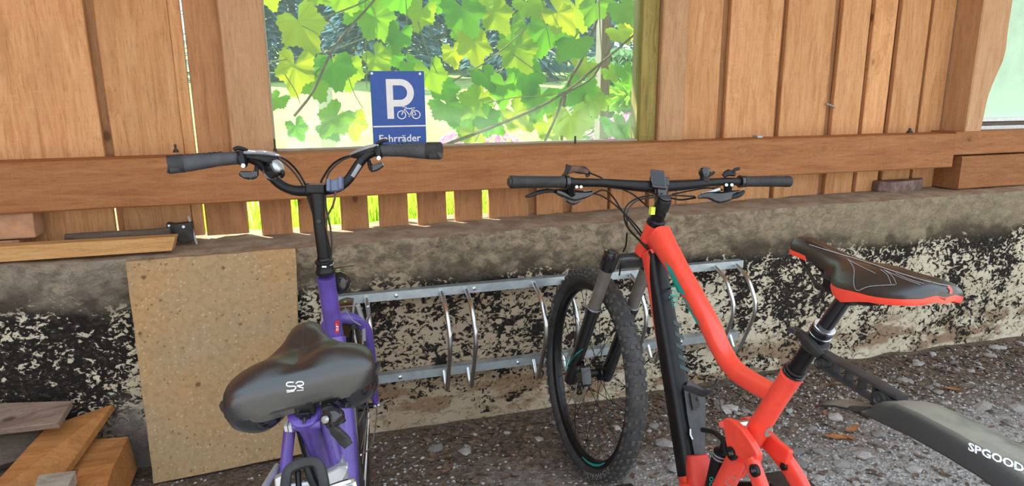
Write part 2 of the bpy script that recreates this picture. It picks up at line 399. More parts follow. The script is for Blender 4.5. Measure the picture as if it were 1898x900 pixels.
# ground
q = NT('gravel_soil', .95, 0, .15); v = q.obj(rnd=False); X, Y_, Z = q.sep(v)
a = q.noise(v, 38, 6, .7); b = q.noise(v, 3.0, 4); near = q.mth('SUBTRACT', 1.0, q.step(q.mth('ADD', Y_, q.mth('MULTIPLY', b, .5)), 1.75, 2.35))
cg = q.mix(q.step(a, .35, .68), (.27, .255, .235), (.54, .525, .50)); cb = q.mix(q.step(a, .35, .68), (.085, .062, .046), (.19, .14, .105))
c = q.mix(near, cb, cg); pk = q.voro(v, 95, out='Color'); c = q.mix(q.mth('MULTIPLY', q.step(q.sep(pk)[0], .7, .8), .22), c, (.27, .25, .22))
q.color(c); q.bump(q.mth('ADD', a, q.mth('MULTIPLY', q.voro(v, 95), .6)), .9, .012); M['soil'] = q.m
def stone_mat(name, a, b):
    q = NT(name, .9, 0, .2); v = q.obj(); c = q.mix(q.step(q.noise(v, 20, 4), .3, .7), a, b)
    hs = q.n('ShaderNodeHueSaturation'); q.put(hs.inputs['Color'], c); q.put(hs.inputs['Value'], q.mth('ADD', q.mth('MULTIPLY', q.rand(), .9), .55)); q.color(hs.outputs[0]); q.bump(q.noise(v, 60, 3), .4, .004); return q.m
M['stone'] = stone_mat('pebble', (.24, .225, .205), (.42, .40, .38))
M['gravel'] = plain('loose_gravel', (.36, .35, .335), .9, 0, var=.45, vs=60)
M['litter'] = plain('brown_leaf_litter', (.135, .088, .058), .9, 0, var=.45, vs=30)
M['dry_leaf'] = plain('dry_oak_leaf', (.32, .125, .042), .8, 0, var=.3, vs=30)
# glass: thin pane with dust, more of it towards the sill
def glass(name, dust, tint=(.97, 1.0, .99)):
    q = NT(name); t = q.t; v = q.obj(rnd=False)
    tr = q.n('ShaderNodeBsdfTransparent'); tr.inputs[0].default_value = (*tint, 1)
    gl = q.n('ShaderNodeBsdfGlossy'); gl.inputs['Roughness'].default_value = .02
    fr = q.n('ShaderNodeFresnel'); fr.inputs[0].default_value = 1.33
    m1 = q.n('ShaderNodeMixShader'); t.links.new(fr.outputs[0], m1.inputs[0]); t.links.new(tr.outputs[0], m1.inputs[1]); t.links.new(gl.outputs[0], m1.inputs[2])
    df = q.n('ShaderNodeBsdfDiffuse'); df.inputs[0].default_value = (.70, .80, .78, 1); tl = q.n('ShaderNodeBsdfTranslucent'); tl.inputs[0].default_value = (.74, .92, .84, 1)
    m2 = q.n('ShaderNodeMixShader'); m2.inputs[0].default_value = .65; t.links.new(df.outputs[0], m2.inputs[1]); t.links.new(tl.outputs[0], m2.inputs[2])
    z = q.sep(v)[2]; low = q.mth('SUBTRACT', 1.0, q.step(q.mth('ADD', z, q.mth('MULTIPLY', q.noise(v, 4, 4), .12)), 1.10, 1.36))
    k = q.mth('ADD', dust, q.mth('MULTIPLY', low, dust*2.2)); k = q.mth('MULTIPLY', k, q.mth('ADD', .55, q.mth('MULTIPLY', q.noise(v, 7, 5), .9)))
    m3 = q.n('ShaderNodeMixShader'); q.put(m3.inputs[0], k); t.links.new(m1.outputs[0], m3.inputs[1]); t.links.new(m2.outputs[0], m3.inputs[2])
    t.links.new(m3.outputs[0], q.out.inputs[0]); return q.m
M['glass'] = glass('dusty_glass', .042); M['glass_hazy'] = glass('hazy_glass', .42)
def leafmat(name, a, b, ta, tb, veins=False):
    q = NT(name); t = q.t; v = q.obj(); r = q.rand(); nz = q.noise(v, 14, 3)
    f = q.mth('ADD', q.mth('MULTIPLY', r, .75), q.mth('MULTIPLY', nz, .3)); f = q.step(f, .30, 1.0)
    ca, ct = q.mix(f, a, b), q.mix(f, ta, tb)
    if veins:          # five main veins running out from the stalk, at (0, -0.22) of the blade
        tcn = q.n('ShaderNodeTexCoord'); X, Y, Z = q.sep(tcn.outputs['Object']); Y = q.mth('ADD', Y, .22)
        an = q.mth('ARCTAN2', X, Y); rr = q.mth('SQRT', q.mth('ADD', q.mth('MULTIPLY', X, X), q.mth('MULTIPLY', Y, Y)))
        vm = q.mth('MULTIPLY', q.mth('ABSOLUTE', q.mth('SINE', q.mth('MULTIPLY', an, 3.0))), rr); vm = q.mth('SUBTRACT', 1.0, q.step(vm, .015, .05))
        ca = q.mix(q.mth('MULTIPLY', vm, .6), ca, (.30, .48, .10)); ct = q.mix(q.mth('MULTIPLY', vm, .65), ct, (.10, .16, .01))
    df = q.n('ShaderNodeBsdfDiffuse'); q.put(df.inputs[0], ca); tl = q.n('ShaderNodeBsdfTranslucent'); q.put(tl.inputs[0], ct)
    gl = q.n('ShaderNodeBsdfGlossy'); gl.inputs['Roughness'].default_value = .4; gl.inputs[0].default_value = (.5, .5, .5, 1)
    m1 = q.n('ShaderNodeMixShader'); m1.inputs[0].default_value = .58; t.links.new(df.outputs[0], m1.inputs[1]); t.links.new(tl.outputs[0], m1.inputs[2])
    m2 = q.n('ShaderNodeMixShader'); m2.inputs[0].default_value = .012; t.links.new(m1.outputs[0], m2.inputs[1]); t.links.new(gl.outputs[0], m2.inputs[2])
    t.links.new(m2.outputs[0], q.out.inputs[0]); return q.m
M['vine_leaf'] = leafmat('vine_leaf', (.055, .27, .012), (.15, .36, .012), (.13, .38, .004), (.56, .56, .004), veins=True)
M['vine_stem'] = plain('vine_stem', (.13, .17, .04), .7, 0, var=.3)
M['vine_cane'] = plain('vine_cane', (.10, .075, .035), .8, 0, var=.3)
M['lawn'] = plain('sunlit_lawn', (.27, .38, .10), .9, 0, var=.2, vs=3)
M['grass'] = leafmat('grass_blade', (.30, .5, .06), (.42, .6, .12), (.4, .7, .06), (.6, .8, .1))
M['conifer'] = leafmat('hazed_conifer', (.20, .36, .40), (.28, .46, .50), (.12, .24, .27), (.17, .31, .34))  # blue haze of the shaded distance is put into the foliage colour
M['bush'] = leafmat('garden_bush', (.16, .33, .16), (.28, .46, .22), (.16, .34, .12), (.3, .5, .2))
M['pink'] = leafmat('pink_blossom', (.75, .25, .55), (.85, .45, .70), (.7, .2, .5), (.85, .4, .65))
M['bark'] = plain('bark', (.17, .13, .10), .9, 0, var=.4, vs=12)
M['birch'] = plain('white_paint_post', (.72, .74, .76), .8, 0, var=.15, vs=8)
M['grey_post'] = wood('grey_post_wood', 'Z', (.20, .18, .15), (.28, .25, .21), (.36, .33, .28))
M['white_frame'] = plain('white_window_paint', (.70, .71, .72), .5, 0, var=.06)
M['pale_wall'] = plain('pale_render', (.74, .77, .80), .9, 0, var=.05, vs=4)
# ------------------------------------------------------------------ the setting
YW, YP = 2.36, 2.58          # front of the masonry, inner face of the boarding
ZL = 0.765                   # ledge
def ledge_z(x): return lerpf([(-1.2, .752), (-.1, .745), (.66, .757), (1.4, .77), (3.4, .785)], x)
wall = thing('wall_back', 'shed wall of flaking masonry below sawn timber boarding', None, kind='structure')
def fnz(p, s): return mnoise.noise(Vector(p)*s)
mb = MB(); nx, nz = 250, 36; x0, x1 = -2.6, 6.2; vi = {}
def wx(i): return x0+(x1-x0)*i/nx
for i in range(nx+1):
    x = wx(i); lz = ledge_z(x)+.006*fnz((x, 0, 3), 9)+.004*fnz((x, 5, 0), 30)
    col = []
    for j in range(nz+1):
        z = -.06+(lz+.06)*j/nz
        y = YW-.012*fnz((x, 1, z), 3)-.005*fnz((x, 2, z), 14)-.0025*fnz((x, 7, z), 45)
        if j == nz: y += .004
        col.append((x, y, z))
    for k, yy in enumerate((2.40, 2.46, 2.53, 2.60, 2.72)):
        col.append((x, yy, lz+.004+.004*fnz((x, yy, 0), 12)+(.004 if k else 0)))
    col.append((x, 2.72, -.06)); mb.v.extend(col)
m_ = nz+7
for i in range(nx):
    for j in range(m_-1): mb.face((i*m_+j, (i+1)*m_+j, (i+1)*m_+j+1, i*m_+j+1))
    mb.face((i*m_+m_-1, (i+1)*m_+m_-1, (i+1)*m_, i*m_))
mb.face([j for j in range(m_)][::-1]); mb.face([nx*m_+j for j in range(m_)])
mb.build('masonry', M['masonry'], wall, smooth=60)

PL = []
def plank(x0, x1, z0, z1, y, th=.022, mat='plank', wob=.004, name='plank'):
    mb = MB(); rings = []; k = 7; s0, s1 = random.random()*50, random.random()*50
    for i in range(k+1):
        z = z0+(z1-z0)*i/k
        a = x0+wob*fnz((s0, z, 0), 3.5)+wob*.5*fnz((s0, z, 5), 14); b = x1+wob*fnz((s1, z, 0), 3.5)+wob*.5*fnz((s1, z, 5), 14)
        yy = y+.004*fnz((s0, z, 9), 1.2); c = .003
        rings.append([(a+c, yy, z), (b-c, yy, z), (b, yy+c, z), (b, yy+th, z), (a, yy+th, z), (a, yy+c, z)])
    mb.ring_mesh(rings); return mb.build(name, M[mat], wall, smooth=30)
ZT = 2.4
# left of the window
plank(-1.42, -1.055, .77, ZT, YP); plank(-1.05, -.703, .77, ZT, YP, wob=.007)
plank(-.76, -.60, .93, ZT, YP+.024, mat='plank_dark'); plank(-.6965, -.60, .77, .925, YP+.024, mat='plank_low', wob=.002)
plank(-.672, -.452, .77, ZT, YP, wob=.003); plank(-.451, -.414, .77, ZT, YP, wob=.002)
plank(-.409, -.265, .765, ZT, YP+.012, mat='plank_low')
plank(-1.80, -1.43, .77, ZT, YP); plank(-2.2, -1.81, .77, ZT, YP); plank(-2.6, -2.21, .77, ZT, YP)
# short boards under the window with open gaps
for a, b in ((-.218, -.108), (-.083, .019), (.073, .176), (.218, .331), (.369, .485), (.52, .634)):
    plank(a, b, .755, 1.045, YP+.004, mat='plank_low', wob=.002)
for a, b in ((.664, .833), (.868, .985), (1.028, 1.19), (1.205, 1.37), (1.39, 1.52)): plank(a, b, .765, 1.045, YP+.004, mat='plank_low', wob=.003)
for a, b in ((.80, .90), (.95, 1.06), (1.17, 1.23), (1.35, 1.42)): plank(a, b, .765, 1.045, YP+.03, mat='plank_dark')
# right of the window
R_ = [(1.525, 1.708), (1.747, 2.008), (2.036, 2.286), (2.326, 2.482), (2.508, 2.636), (2.660, 2.829), (2.850, 2.985)]
for i, (a, b) in enumerate(R_): plank(a, b, .77, ZT, YP+(.0 if i % 2 else .003), wob=.003)
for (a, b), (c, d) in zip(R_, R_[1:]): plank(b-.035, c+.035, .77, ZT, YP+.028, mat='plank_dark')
plank(2.95, 3.05, .77, ZT, YP+.03, mat='plank_dark')
plank(1.44, 1.53, 1.0, ZT, YP+.03, mat='plank_dark')
# posts and beams
def timber(name, c0, c1, mat, n=10, axis=0, wob=.003, label=None):
    """squared timber from corner c0 to c1 along an axis, edges a little waney"""
    mb = MB(); rings = []; s0 = random.random()*90
    for i in range(n+1):
        t = i/n; w = [wob*fnz((s0+k*7, t*(c1[axis]-c0[axis])*4, 0), 1) for k in range(8)]
        if axis == 0:
            x = c0[0]+(c1[0]-c0[0])*t; e = .005
            ya, yb, za, zb = c0[1]+w[0], c1[1], c0[2]+w[1], c1[2]+w[2]
            rings.append([(x, ya+e, za), (x, ya, za+e), (x, ya+w[3]*.5, zb-e), (x, ya+e, zb), (x, yb, zb), (x, yb, za)])
        else:
            z = c0[2]+(c1[2]-c0[2])*t; e = .005; xa, xb, ya, yb = c0[0]+w[0], c1[0]+w[1], c0[1]+w[2], c1[1]
            rings.append([(xa+e, ya, z), (xb-e, ya, z), (xb, ya+e, z), (xb, yb, z), (xa, yb, z), (xa, ya+e, z)])
    mb.ring_mesh(rings); o = mb.build(name, M[mat], wall, smooth=30)
    if label: o['label'] = label
    return o
timber('post', (-.292, 2.562, 1.06), (-.148, 2.66, ZT), 'post', axis=2)
timber('post', (1.407, 2.555, 1.05), (1.526, 2.68, ZT), 'post', axis=2)
timber('sill_beam', (-2.6, 2.44, .905), (2.925, 2.625, 1.066), 'beam', n=40)
timber('sill_beam', (2.93, 2.445, .962), (6.0, 2.625, 1.074), 'beam', n=20)
timber('sill_beam', (2.985, 2.44, .795), (6.0, 2.60, .955), 'beam', n=20)
# corner post, waney on its right edge
mb = MB(); rings = []
for i in range(25):
    z = 1.066+(ZT-1.066)*i/24; r = lerpf([(1.06, 3.115), (1.25, 3.13), (1.42, 3.20), (1.60, 3.19), (2.4, 3.20)], z)+.006*fnz((z, 3, 1), 7)
    rings.append([(2.992, 2.455, z), (2.998, 2.45, z), (r-.03, 2.45, z), (r, 2.475, z), (r+.004, 2.6, z), (2.992, 2.62, z)])
mb.ring_mesh(rings); mb.build('post', M['post'], wall, smooth=30)
def stud(px, py, Y, r, h, bend=0):
    p = onY(px, py, Y); mb = MB(); mb.lathe((p.x, p.y, p.z-.002), (bend, 0, 1), [(0, r*2.6), (.003, r*2.6), (.003, r*2.0), (.010, r*1.9), (.010, r), (h, r), (h+.0015, r*.8)], n=10)
    mb.build('bolt', M['iron'], wall)
stud(1066, 270, 2.52, .004, .040); stud(510, 279, 2.53, .003, .042); stud(326, 281, 2.53, .004, .026); stud(1686, 245, 2.52, .006, .02)
p = onY(1404, 253, 2.53); mb = MB(); mb.box(p, (.014, .02, .006)); mb.build('bolt', M['steel'], wall, bevel=.002)
# pale metal strip by the black bracket, and a bit of wire in a board gap
a, b = onY(349, 400, 2.50), onY(365, 452, 2.47); mb = MB(); mb.sweep([a, b], (.0045, .0015), side=(1, 0, 0), n=4); mb.build('metal_strip', M['grey_print'], wall)
mb = MB(); mb.tube([onY(1531, 192, 2.572), onY(1538, 194, 2.568), onY(1548, 199, 2.574)], .004, n=6); mb.build('wire_end', M['grey_print'], wall)

# windows
win = thing('window_1', 'dusty shed window looking onto a grape vine', None, kind='structure')
mb = MB(); mb.box((.59, 2.607, 1.66), (.75, .002, .60)); mb.build('pane', M['glass'], win, smooth=0)
for nm, c, h, mt in (('frame', (1.367, 2.625, 1.70), (.038, .045, .64), 'green_wood'), ('frame', (-.150, 2.612, 1.70), (.006, .016, .64), 'white_wood'), ('frame', (.6, 2.65, 2.32), (.80, .04, .05), 'green_wood')):
    mb = MB(); mb.box(c, h); mb.build(nm, M[mt], win, smooth=0, bevel=.003)
mb = MB(); mb.box((.59, 2.608, 1.069), (.75, .014, .004)); mb.build('sill_strip', M['white_wood'], win, smooth=0)
w2 = thing('window_2', 'hazy window at the right edge with white frame bars', None, kind='structure')
mb = MB(); mb.box((4.3, 2.560, 1.75), (1.14, .002, .66)); mb.build('pane', M['glass_hazy'], w2, smooth=0)
for z, d, mt in ((1.083, .009, 'white_frame'), (1.103, .007, 'dark_wood'), (1.122, .008, 'white_frame')):
    mb = MB(); mb.box((4.3, 2.545, z), (1.14, .022, d)); mb.build('frame_bar', M[mt], w2, smooth=0)
# unseen roof and side wall, added and placed to keep the sun out
mb = MB(); mb.box((2.0, 2.325, 2.47), (5.2, .975, .05)); mb.build('unseen_roof', M['plank'], None, loc=(0, 0, 0), smooth=0, kind='structure', label='unseen shed roof added to keep the sun off the bicycles')
mb = MB(); mb.box((-2.68, 1.2, 1.2), (.05, 1.5, 1.28)); mb.build('unseen_wall_left', M['plank'], None, loc=(0, 0, 0), smooth=0, kind='structure', label='unseen left end wall of the shed, added to block the sun')
# ground
mb = MB(); xs = [-9, -5, -2.7]+[-1.5+i*.045 for i in range(140)]+[4.85, 5.2, 7, 12]; ys = [-12, -5, -2, -.6]+[0+i*.045 for i in range(54)]+[2.45]
def ground_z(x, y):
    g = .010*fnz((x, y, 0), 2.2)+.005*fnz((x, y, 4), 9)+.003*fnz((x, y, 8), 24)
    bank = max(0, y-2.0)/.36*lerpf([(-.5, 0), (1.2, .004), (2.2, .035), (3.3, .02), (4, .01)], x)
    return g-.004+bank*(1+.6*fnz((x, y, 2), 6))
for y in ys:
    for x in xs: mb.v.append((x, y, ground_z(x, y)))
n_ = len(xs)
for j in range(len(ys)-1):
    for i in range(n_-1): mb.face((j*n_+i, j*n_+i+1, (j+1)*n_+i+1, (j+1)*n_+i))
floor = mb.build('floor', M['soil'], None, loc=(0, 0, 0), smooth=60, recalc=False, kind='structure', label='gravelly earth floor strewn with stones and dead leaves')
def pebble_mesh(k):
    bm = bmesh.new(); bmesh.ops.create_icosphere(bm, subdivisions=1, radius=1.0)
    for v in bm.verts:
        v.co *= 1+.32*mnoise.noise(v.co*1.3+Vector((k*11, 0, 0))); v.co.z *= .42; v.co.x *= 1.25
        v.co += Vector((.12*mnoise.noise(v.co*3+Vector((k, 3, 3))), .12*mnoise.noise(v.co*3+Vector((9, k, 3))), 0))
    me = bpy.data.meshes.new('stone'); bm.to_mesh(me); bm.free(); me.materials.append(M['stone']); return me
peb = [pebble_mesh(k) for k in range(6)]
rs = random.Random(3)
def floor_spot():
    while True:
        px, py = rs.uniform(690, 1990), rs.uniform(630, 960)
        p = onZ(px, py, 0)
        if p.y < YW-.05 and p.y > .5 and rs.random() < .18+.82*min(1, max(0, (p.x-.75)/.9)): return p
for i in range(240):
    p = floor_spot(); s = rs.choice((.009, .011, .013, .016, .020, .026)) if i > 14 else rs.uniform(.028, .036)
    o = bpy.data.objects.new('stone', rs.choice(peb)); COL.objects.link(o); o.parent = floor
    o.location = (p.x, p.y, ground_z(p.x, p.y)+s*.18); o.rotation_euler = (rs.uniform(-.25, .25), rs.uniform(-.25, .25), rs.uniform(0, 6.3)); o.scale = (s, s, s)
mb = MB()
for i in range(6500):
    p = floor_spot() if i % 8 else Vector((rs.uniform(-1.2, .4), rs.uniform(1.3, 2.3), 0)); s = rs.uniform(.0025, .008); a = rs.uniform(0, 6.3); z = ground_z(p.x, p.y)+s*.2; b = len(mb.v)
    for k in range(4):
        th = a+k*pi/2+rs.uniform(-.4, .4); q_ = s*rs.uniform(.7, 1.3); mb.v.append((p.x+q_*cos(th), p.y+q_*sin(th), z+rs.uniform(-.2, .2)*s))
    mb.v.append((p.x+.2*s, p.y, z+s*rs.uniform(.4, .9))); mb.v.append((p.x, p.y, z-s*.5))
    for k in range(4): mb.face((b+k, b+(k+1) % 4, b+4)); mb.face((b+(k+1) % 4, b+k, b+5))
mb.build('gravel', M['gravel'], floor, smooth=0, recalc=False, kind='stuff')
mb = MB()
for i in range(2600):
    if i % 5: x = rs.uniform(.3, 4.0); y = YW-.03-abs(rs.gauss(0, .22))
    else: p = floor_spot(); x, y = p.x, p.y
    if y < 1.0: continue
    s = rs.uniform(.006, .022); a = rs.uniform(0, 6.3); t = Vector((cos(a), sin(a), rs.uniform(-.25, .4))); w = Vector((-sin(a), cos(a), rs.uniform(-.4, .4)))*.5; c = Vector((x, y, ground_z(x, y)+.004)); b = len(mb.v)
    for u_, v_ in ((-1, 0), (-.3, .9), (.5, .7), (1, 0), (.4, -.8), (-.4, -.8)): mb.v.append(tuple(c+t*(u_*s)+w*(v_*s)))
    mb.face([b+k for k in range(6)])
mb.build('leaf_litter', M['litter'], floor, smooth=0, recalc=False, kind='stuff')

# ------------------------------------------------------------------ loose things on and against the wall
# terrazzo slab leaning on the masonry
mb = MB(); B0, B1 = Vector((-.603, 2.232, .0)), Vector((-.118, 2.266, .012)); T0, T1 = Vector((-.617, 2.325, .748)), Vector((-.094, 2.335, .752))
k = 14
def lerp(a, b, t): return a+(b-a)*t
out = []
for a, b in ((B0, B1), (B1, T1), (T1, T0), (T0, B0)):
    for i in range(k): out.append(lerp(a, b, i/k))
nn = (B1-B0).cross(T0-B0).normalized(); nn = nn if nn.y < 0 else -nn
out = [p+Vector((.003*fnz(p, 16), 0, .003*fnz(p+Vector((3, 3, 3)), 16))) for p in out]
mb.prism(out, -nn*.035)
tag(mb.build('stone_slab', M['slab'], None, loc=(B0+B1)/2, smooth=0, bevel=.003), 'tall tan terrazzo slab leaning against the wall behind the purple bicycle', 'slab')
# things on the ledge at the left
def board(name, corners, thick, mat, label, cat='wood offcut', group=None, bev=.002):
    """board from four corners of its visible face and a thickness vector"""
    c = sum(corners, Vector((0, 0, 0)))/4; mb = MB(); d = Vector(thick); mb.hexa(corners, [p+d for p in corners])
    o = mb.build(name, M[mat], None, loc=c, smooth=0, bevel=bev); tag(o, label, cat, group); return o
zl = .763
board('wooden_batten', [Vector((-1.6, 2.375, zl)), Vector((-.488, 2.375, zl)), Vector((-.472, 2.375, zl+.047)), Vector((-1.6, 2.375, zl+.052))], (.0, .055, 0), 'pale_wood', 'fresh pale batten lying along the front of the ledge at left', 'batten')
board('stone_block', [Vector((-1.6, 2.46, zl+.002)), Vector((-.955, 2.46, zl+.002)), Vector((-.95, 2.46, zl+.052)), Vector((-1.6, 2.46, zl+.052))], (0, .09, 0), 'pink_block', 'lower brown block on the ledge, shorter, under the pinkish block', 'block', bev=.005)
board('stone_block', [Vector((-1.6, 2.455, zl+.056)), Vector((-.90, 2.455, zl+.056)), Vector((-.897, 2.455, zl+.142)), Vector((-1.6, 2.455, zl+.142))], (0, .09, 0), 'pink_block', 'upper pinkish block lying on a lower block on the ledge at left', 'block', bev=.005)
mb = MB(); pts = [onY(122, 443, 2.47), onY(150, 446, 2.455), onY(235, 442, 2.45), onY(316, 433, 2.45)]; dz = zl+.034-pts[1].z
pts = [Vector((p.x, p.y, zl+.049)) for p in pts]; mb.sweep(pts, [(.008, .012), (.012, .016), (.013, .017), (.013, .017)], n=10)
tag(mb.build('weathered_stick', M['dark_wood'], None, loc=pts[2]), 'dark grey weathered round stick lying behind the pale batten', 'stick')
mb = MB(); mb.tube([onY(196, 434, 2.52), onY(308, 423, 2.50)], .004, n=8)
tag(mb.build('metal_rod', M['iron'], None, loc=onY(250, 430, 2.52)), 'thin dark rod reaching left from the black bracket on the ledge', 'rod')
t = thing('metal_bracket', 'small black metal bracket lying on the ledge beside the upright strip', 'bracket', onY(330, 445, 2.49))
mb = MB(); mb.prism([onY(x, y, 2.47) for x, y in ((307, 414), (322, 416), (340, 414), (355, 412), (359, 446), (346, 450), (330, 449), (322, 440), (309, 424))], (0, .04, 0)); mb.build('plate', M['iron'], t, smooth=0, bevel=.003)
mb = MB(); mb.cyl(onY(340, 420, 2.465), onY(340, 420, 2.475), .005, n=10); mb.build('rivet', M['steel'], t)
mb = MB(); mb.cyl(onY(313, 418, 2.465), onY(313, 418, 2.475), .004, n=10); mb.build('rivet', M['steel'], t)
# flat stone on the ledge at the right
mb = MB(); zs = .784; o_ = [(2.605, 2.62), (2.60, 2.54), (2.64, 2.50), (2.74, 2.505), (2.87, 2.535), (2.915, 2.575), (2.90, 2.64), (2.75, 2.66)]
rings = [[(x+.005*fnz((x, y, h), 20), y, zs+h) for x, y in [(2.75+(x-2.75)*s, 2.57+(y-2.57)*s) for x, y in o_]] for h, s in ((0, .96), (.012, 1.0), (.045, .985), (.055, .95))]
mb.ring_mesh(rings); tag(mb.build('flat_stone', M['brick_stone'], None, loc=(2.75, 2.57, zs), smooth=25, bevel=.003), 'flat brown stone resting on the ledge under the beam at right', 'stone')

# offcuts piled in the lower left corner
def G(*pts): return [A(x, y, d) for x, y, d in pts]
pile = 'wood offcuts piled in the corner'
def offcut(corners, thick, mat, label): return board('wood_offcut', corners, thick, mat, label, 'wood offcut', pile)
offcut(G((-60, 748, 2.12), (133, 742, 2.13), (107, 783, 2.02), (-60, 802, 2.0)), (0, .008, -.022), 'grey_wood', 'flat grey weathered board lying across the top of the pile')
offcut(G((-60, 735, 2.24), (62, 719, 2.24), (44, 750, 2.16), (-60, 758, 2.14)), (0, .01, -.035), 'grey_wood', 'small grey board with a yellow sawn end at the back of the pile')
offcut(G((60, 748, 2.24), (122, 731, 2.26), (136, 742, 2.20), (90, 752, 2.18)), (0, .01, -.02), 'dark_wood', 'dim reddish sliver of wood behind the grey board')
offcut(G((86, 790, 2.10), (209, 748, 2.22), (121, 872, 2.00), (-70, 960, 1.77)), (.004, .010, -.022), 'offcut', 'wide orange board with a pointed tip sloping down to the left')
offcut(G((168, 814, 2.16), (238, 808, 2.20), (212, 862, 2.06), (130, 868, 2.05)), (.01, .01, -.13), 'offcut', 'thick orange block standing at the right end of the pile')
offcut(G((146, 868, 2.00), (212, 857, 2.01), (190, 925, 1.85), (126, 930, 1.85)), (0, .01, -.045), 'offcut', 'short orange piece in front of the thick block')
offcut(G((72, 879, 1.90), (140, 871, 1.91), (118, 915, 1.81), (55, 920, 1.80)), (0, .0, -.04), 'white_wood', 'bleached pale block at the bottom edge of the pile')
offcut(G((-60, 800, 2.06), (84, 788, 2.13), (40, 850, 2.06), (-60, 880, 1.98)), (0, .03, -.03), 'dark_wood', 'dark brown board in shadow under the flat grey board')
bl = [Vector((-1.14, 2.16, 0)), Vector((-.93, 2.16, 0)), Vector((-.93, 2.16, .13)), Vector((-1.14, 2.16, .13))]
board('wood_offcut', bl, (0, .14, 0), 'dark_wood', 'dark squared block standing on the ground under the pile', 'wood offcut', pile)
# dry leaves
def dry_leaf(px, py, s, rot, label, curl=.5):
    p = onZ(px, py, .012); mb = MB(); c = Vector((p.x, p.y, ground_z(p.x, p.y)+.006)); n = 9; L = []; Rr = []
    for i in range(n):
        t = i/(n-1); w = .34*sin(pi*min(1, t*1.02))**.7*(1+.35*cos(t*22)); h = curl*.25*((t-.5)**2*4)*s; a = Vector((cos(rot), sin(rot), 0)); b = Vector((-sin(rot), cos(rot), 0))
        mid = c+a*((t-.5)*2*s); mb.v += [tuple(mid+b*(w*s)+Vector((0, 0, h+.22*w*s))), tuple(mid+Vector((0, 0, h))), tuple(mid-b*(w*s)+Vector((0, 0, h+.3*w*s)))]
    for i in range(n-1):
        for j in range(2): mb.face((i*3+j, i*3+j+1, i*3+j+4, i*3+j+3))
    o = mb.build('fallen_leaf', M['dry_leaf'], None, loc=c, smooth=60, recalc=False); tag(o, label, 'leaf', 'dry leaves on the ground'); return o
dry_leaf(1552, 806, .050, 2.75, 'dry orange oak leaf on the gravel, leftmost of the pair beside the mudguard')
dry_leaf(1580, 792, .046, .35, 'dry orange oak leaf on the gravel, upper one of the pair beside the mudguard', .9)
dry_leaf(1578, 806, .030, 1.9, 'small dry orange leaf on the gravel below the pair of oak leaves')
dry_leaf(1330, 828, .035, 2.2, 'tan dry leaf on the ground behind the orange bicycle frame')
dry_leaf(1530, 763, .022, 1.0, 'small tan leaf under the nose of the mudguard')
dry_leaf(1770, 720, .04, 2.5, 'curled tan leaf on the gravel behind the mudguard')
# ------------------------------------------------------------------ wall-mounted bicycle rack
rack = thing('bicycle_rack', 'galvanised bicycle rack with bent tube hoops bolted along the masonry wall', 'bike rack', (.85, 2.33, .24))
def rail(x0, x1, z):
    mb = MB(); y0 = 2.312
    sec = [(y0, z-.016), (y0, z+.016), (y0+.034, z+.016), (y0+.034, z+.012), (y0+.004, z+.012), (y0+.004, z-.016)]
    mb.ring_mesh([[(x, y, q) for y, q in sec] for x in (x0, x1)]); return mb.build('rail', M['steel'], rack, smooth=0)
for x0, x1 in ((.03, .925), (.93, 1.70)):
    for z in (.556, .238): rail(x0, x1, z)
for x, z in ((.24, .556), (.24, .238), (.53, .556), (.70, .238), (1.42, .556), (1.42, .238)):
    mb = MB(); mb.lathe((x, 2.313, z), (0, -1, 0), [(0, .0075), (.004, .0075), (.006, .004)], n=8); mb.build('bolt', M['chrome'], rack)
    mb = MB(); mb.box((x, 2.352, z), (.012, .010, .012)); mb.build('spacer', M['steel'], rack, smooth=0)
hp = smooth_path([(2.318, .556), (2.295, .551), (2.225, .520), (2.175, .455), (2.165, .42), (2.172, .37), (2.232, .235), (2.243, .206), (2.262, .188), (2.285, .197), (2.318, .240)], 4)
hoop0 = None
for x in (.026, .134, .405, .498, .764, .889, 1.172, 1.268, 1.560, 1.662):
    if hoop0 is None:
        mb = MB(); mb.tube([(x, y, z) for y, z in hp], .0085, n=12); hoop0 = mb.build('hoop', M['chrome'], rack); hx = x
    else: copy_part(hoop0, rack, (x-hx, 0, 0))

# ------------------------------------------------------------------ parking sign hanging in the window
sgn = thing('parking_sign', 'blue and white parking sign for bicycles standing in the window', 'sign', (.31, 2.56, 1.06))
ys = 2.556
mb = MB(); x0, x1, z0, z1 = .2075, .4095, 1.066, 1.352
mb.box(((x0+x1)/2, ys+.002, (z0+z1)/2), ((x1-x0)/2, .002, (z1-z0)/2)); mb.build('plate', M['sign_blue'], sgn, smooth=0, bevel=.001)
def SX(px): return x0+(px-668)/(985-668)*(x1-x0)
def SZ(py): return z1-(py-400)/(823-400)*(1.352-1.0905)
def flat(name, mat, outlines, parent=sgn, th=.0007):
    mb = MB()
    for o in outlines: mb.prism([(SX(a), ys-th, SZ(b)) for a, b in o], (0, th, 0))
    return mb.build(name, M[mat], parent, smooth=0)
def strip(name, mat, paths, wpx, parent=sgn):
    mb = MB(); s = (x1-x0)/(985-668)
    for p in paths: mb.sweep([(SX(a), ys-.0005, SZ(b)) for a, b in p], (.0005, wpx*s/2), side=(0, 1, 0), n=4, power=6)
    return mb.build(name, M[mat], parent, smooth=0)
bowl = [(840, 466)]+[(840+58*sin(t), 524-58*cos(t)) for t in [pi*k/14 for k in range(1, 15)]]
mbp = [(758, 447), (758, 683), (797, 683), (797, 610)]+[(840, 610)]+[(840+80*sin(t), 528+81*cos(t)) for t in [pi*k/16 for k in range(1, 16)]]+[(840, 447)]
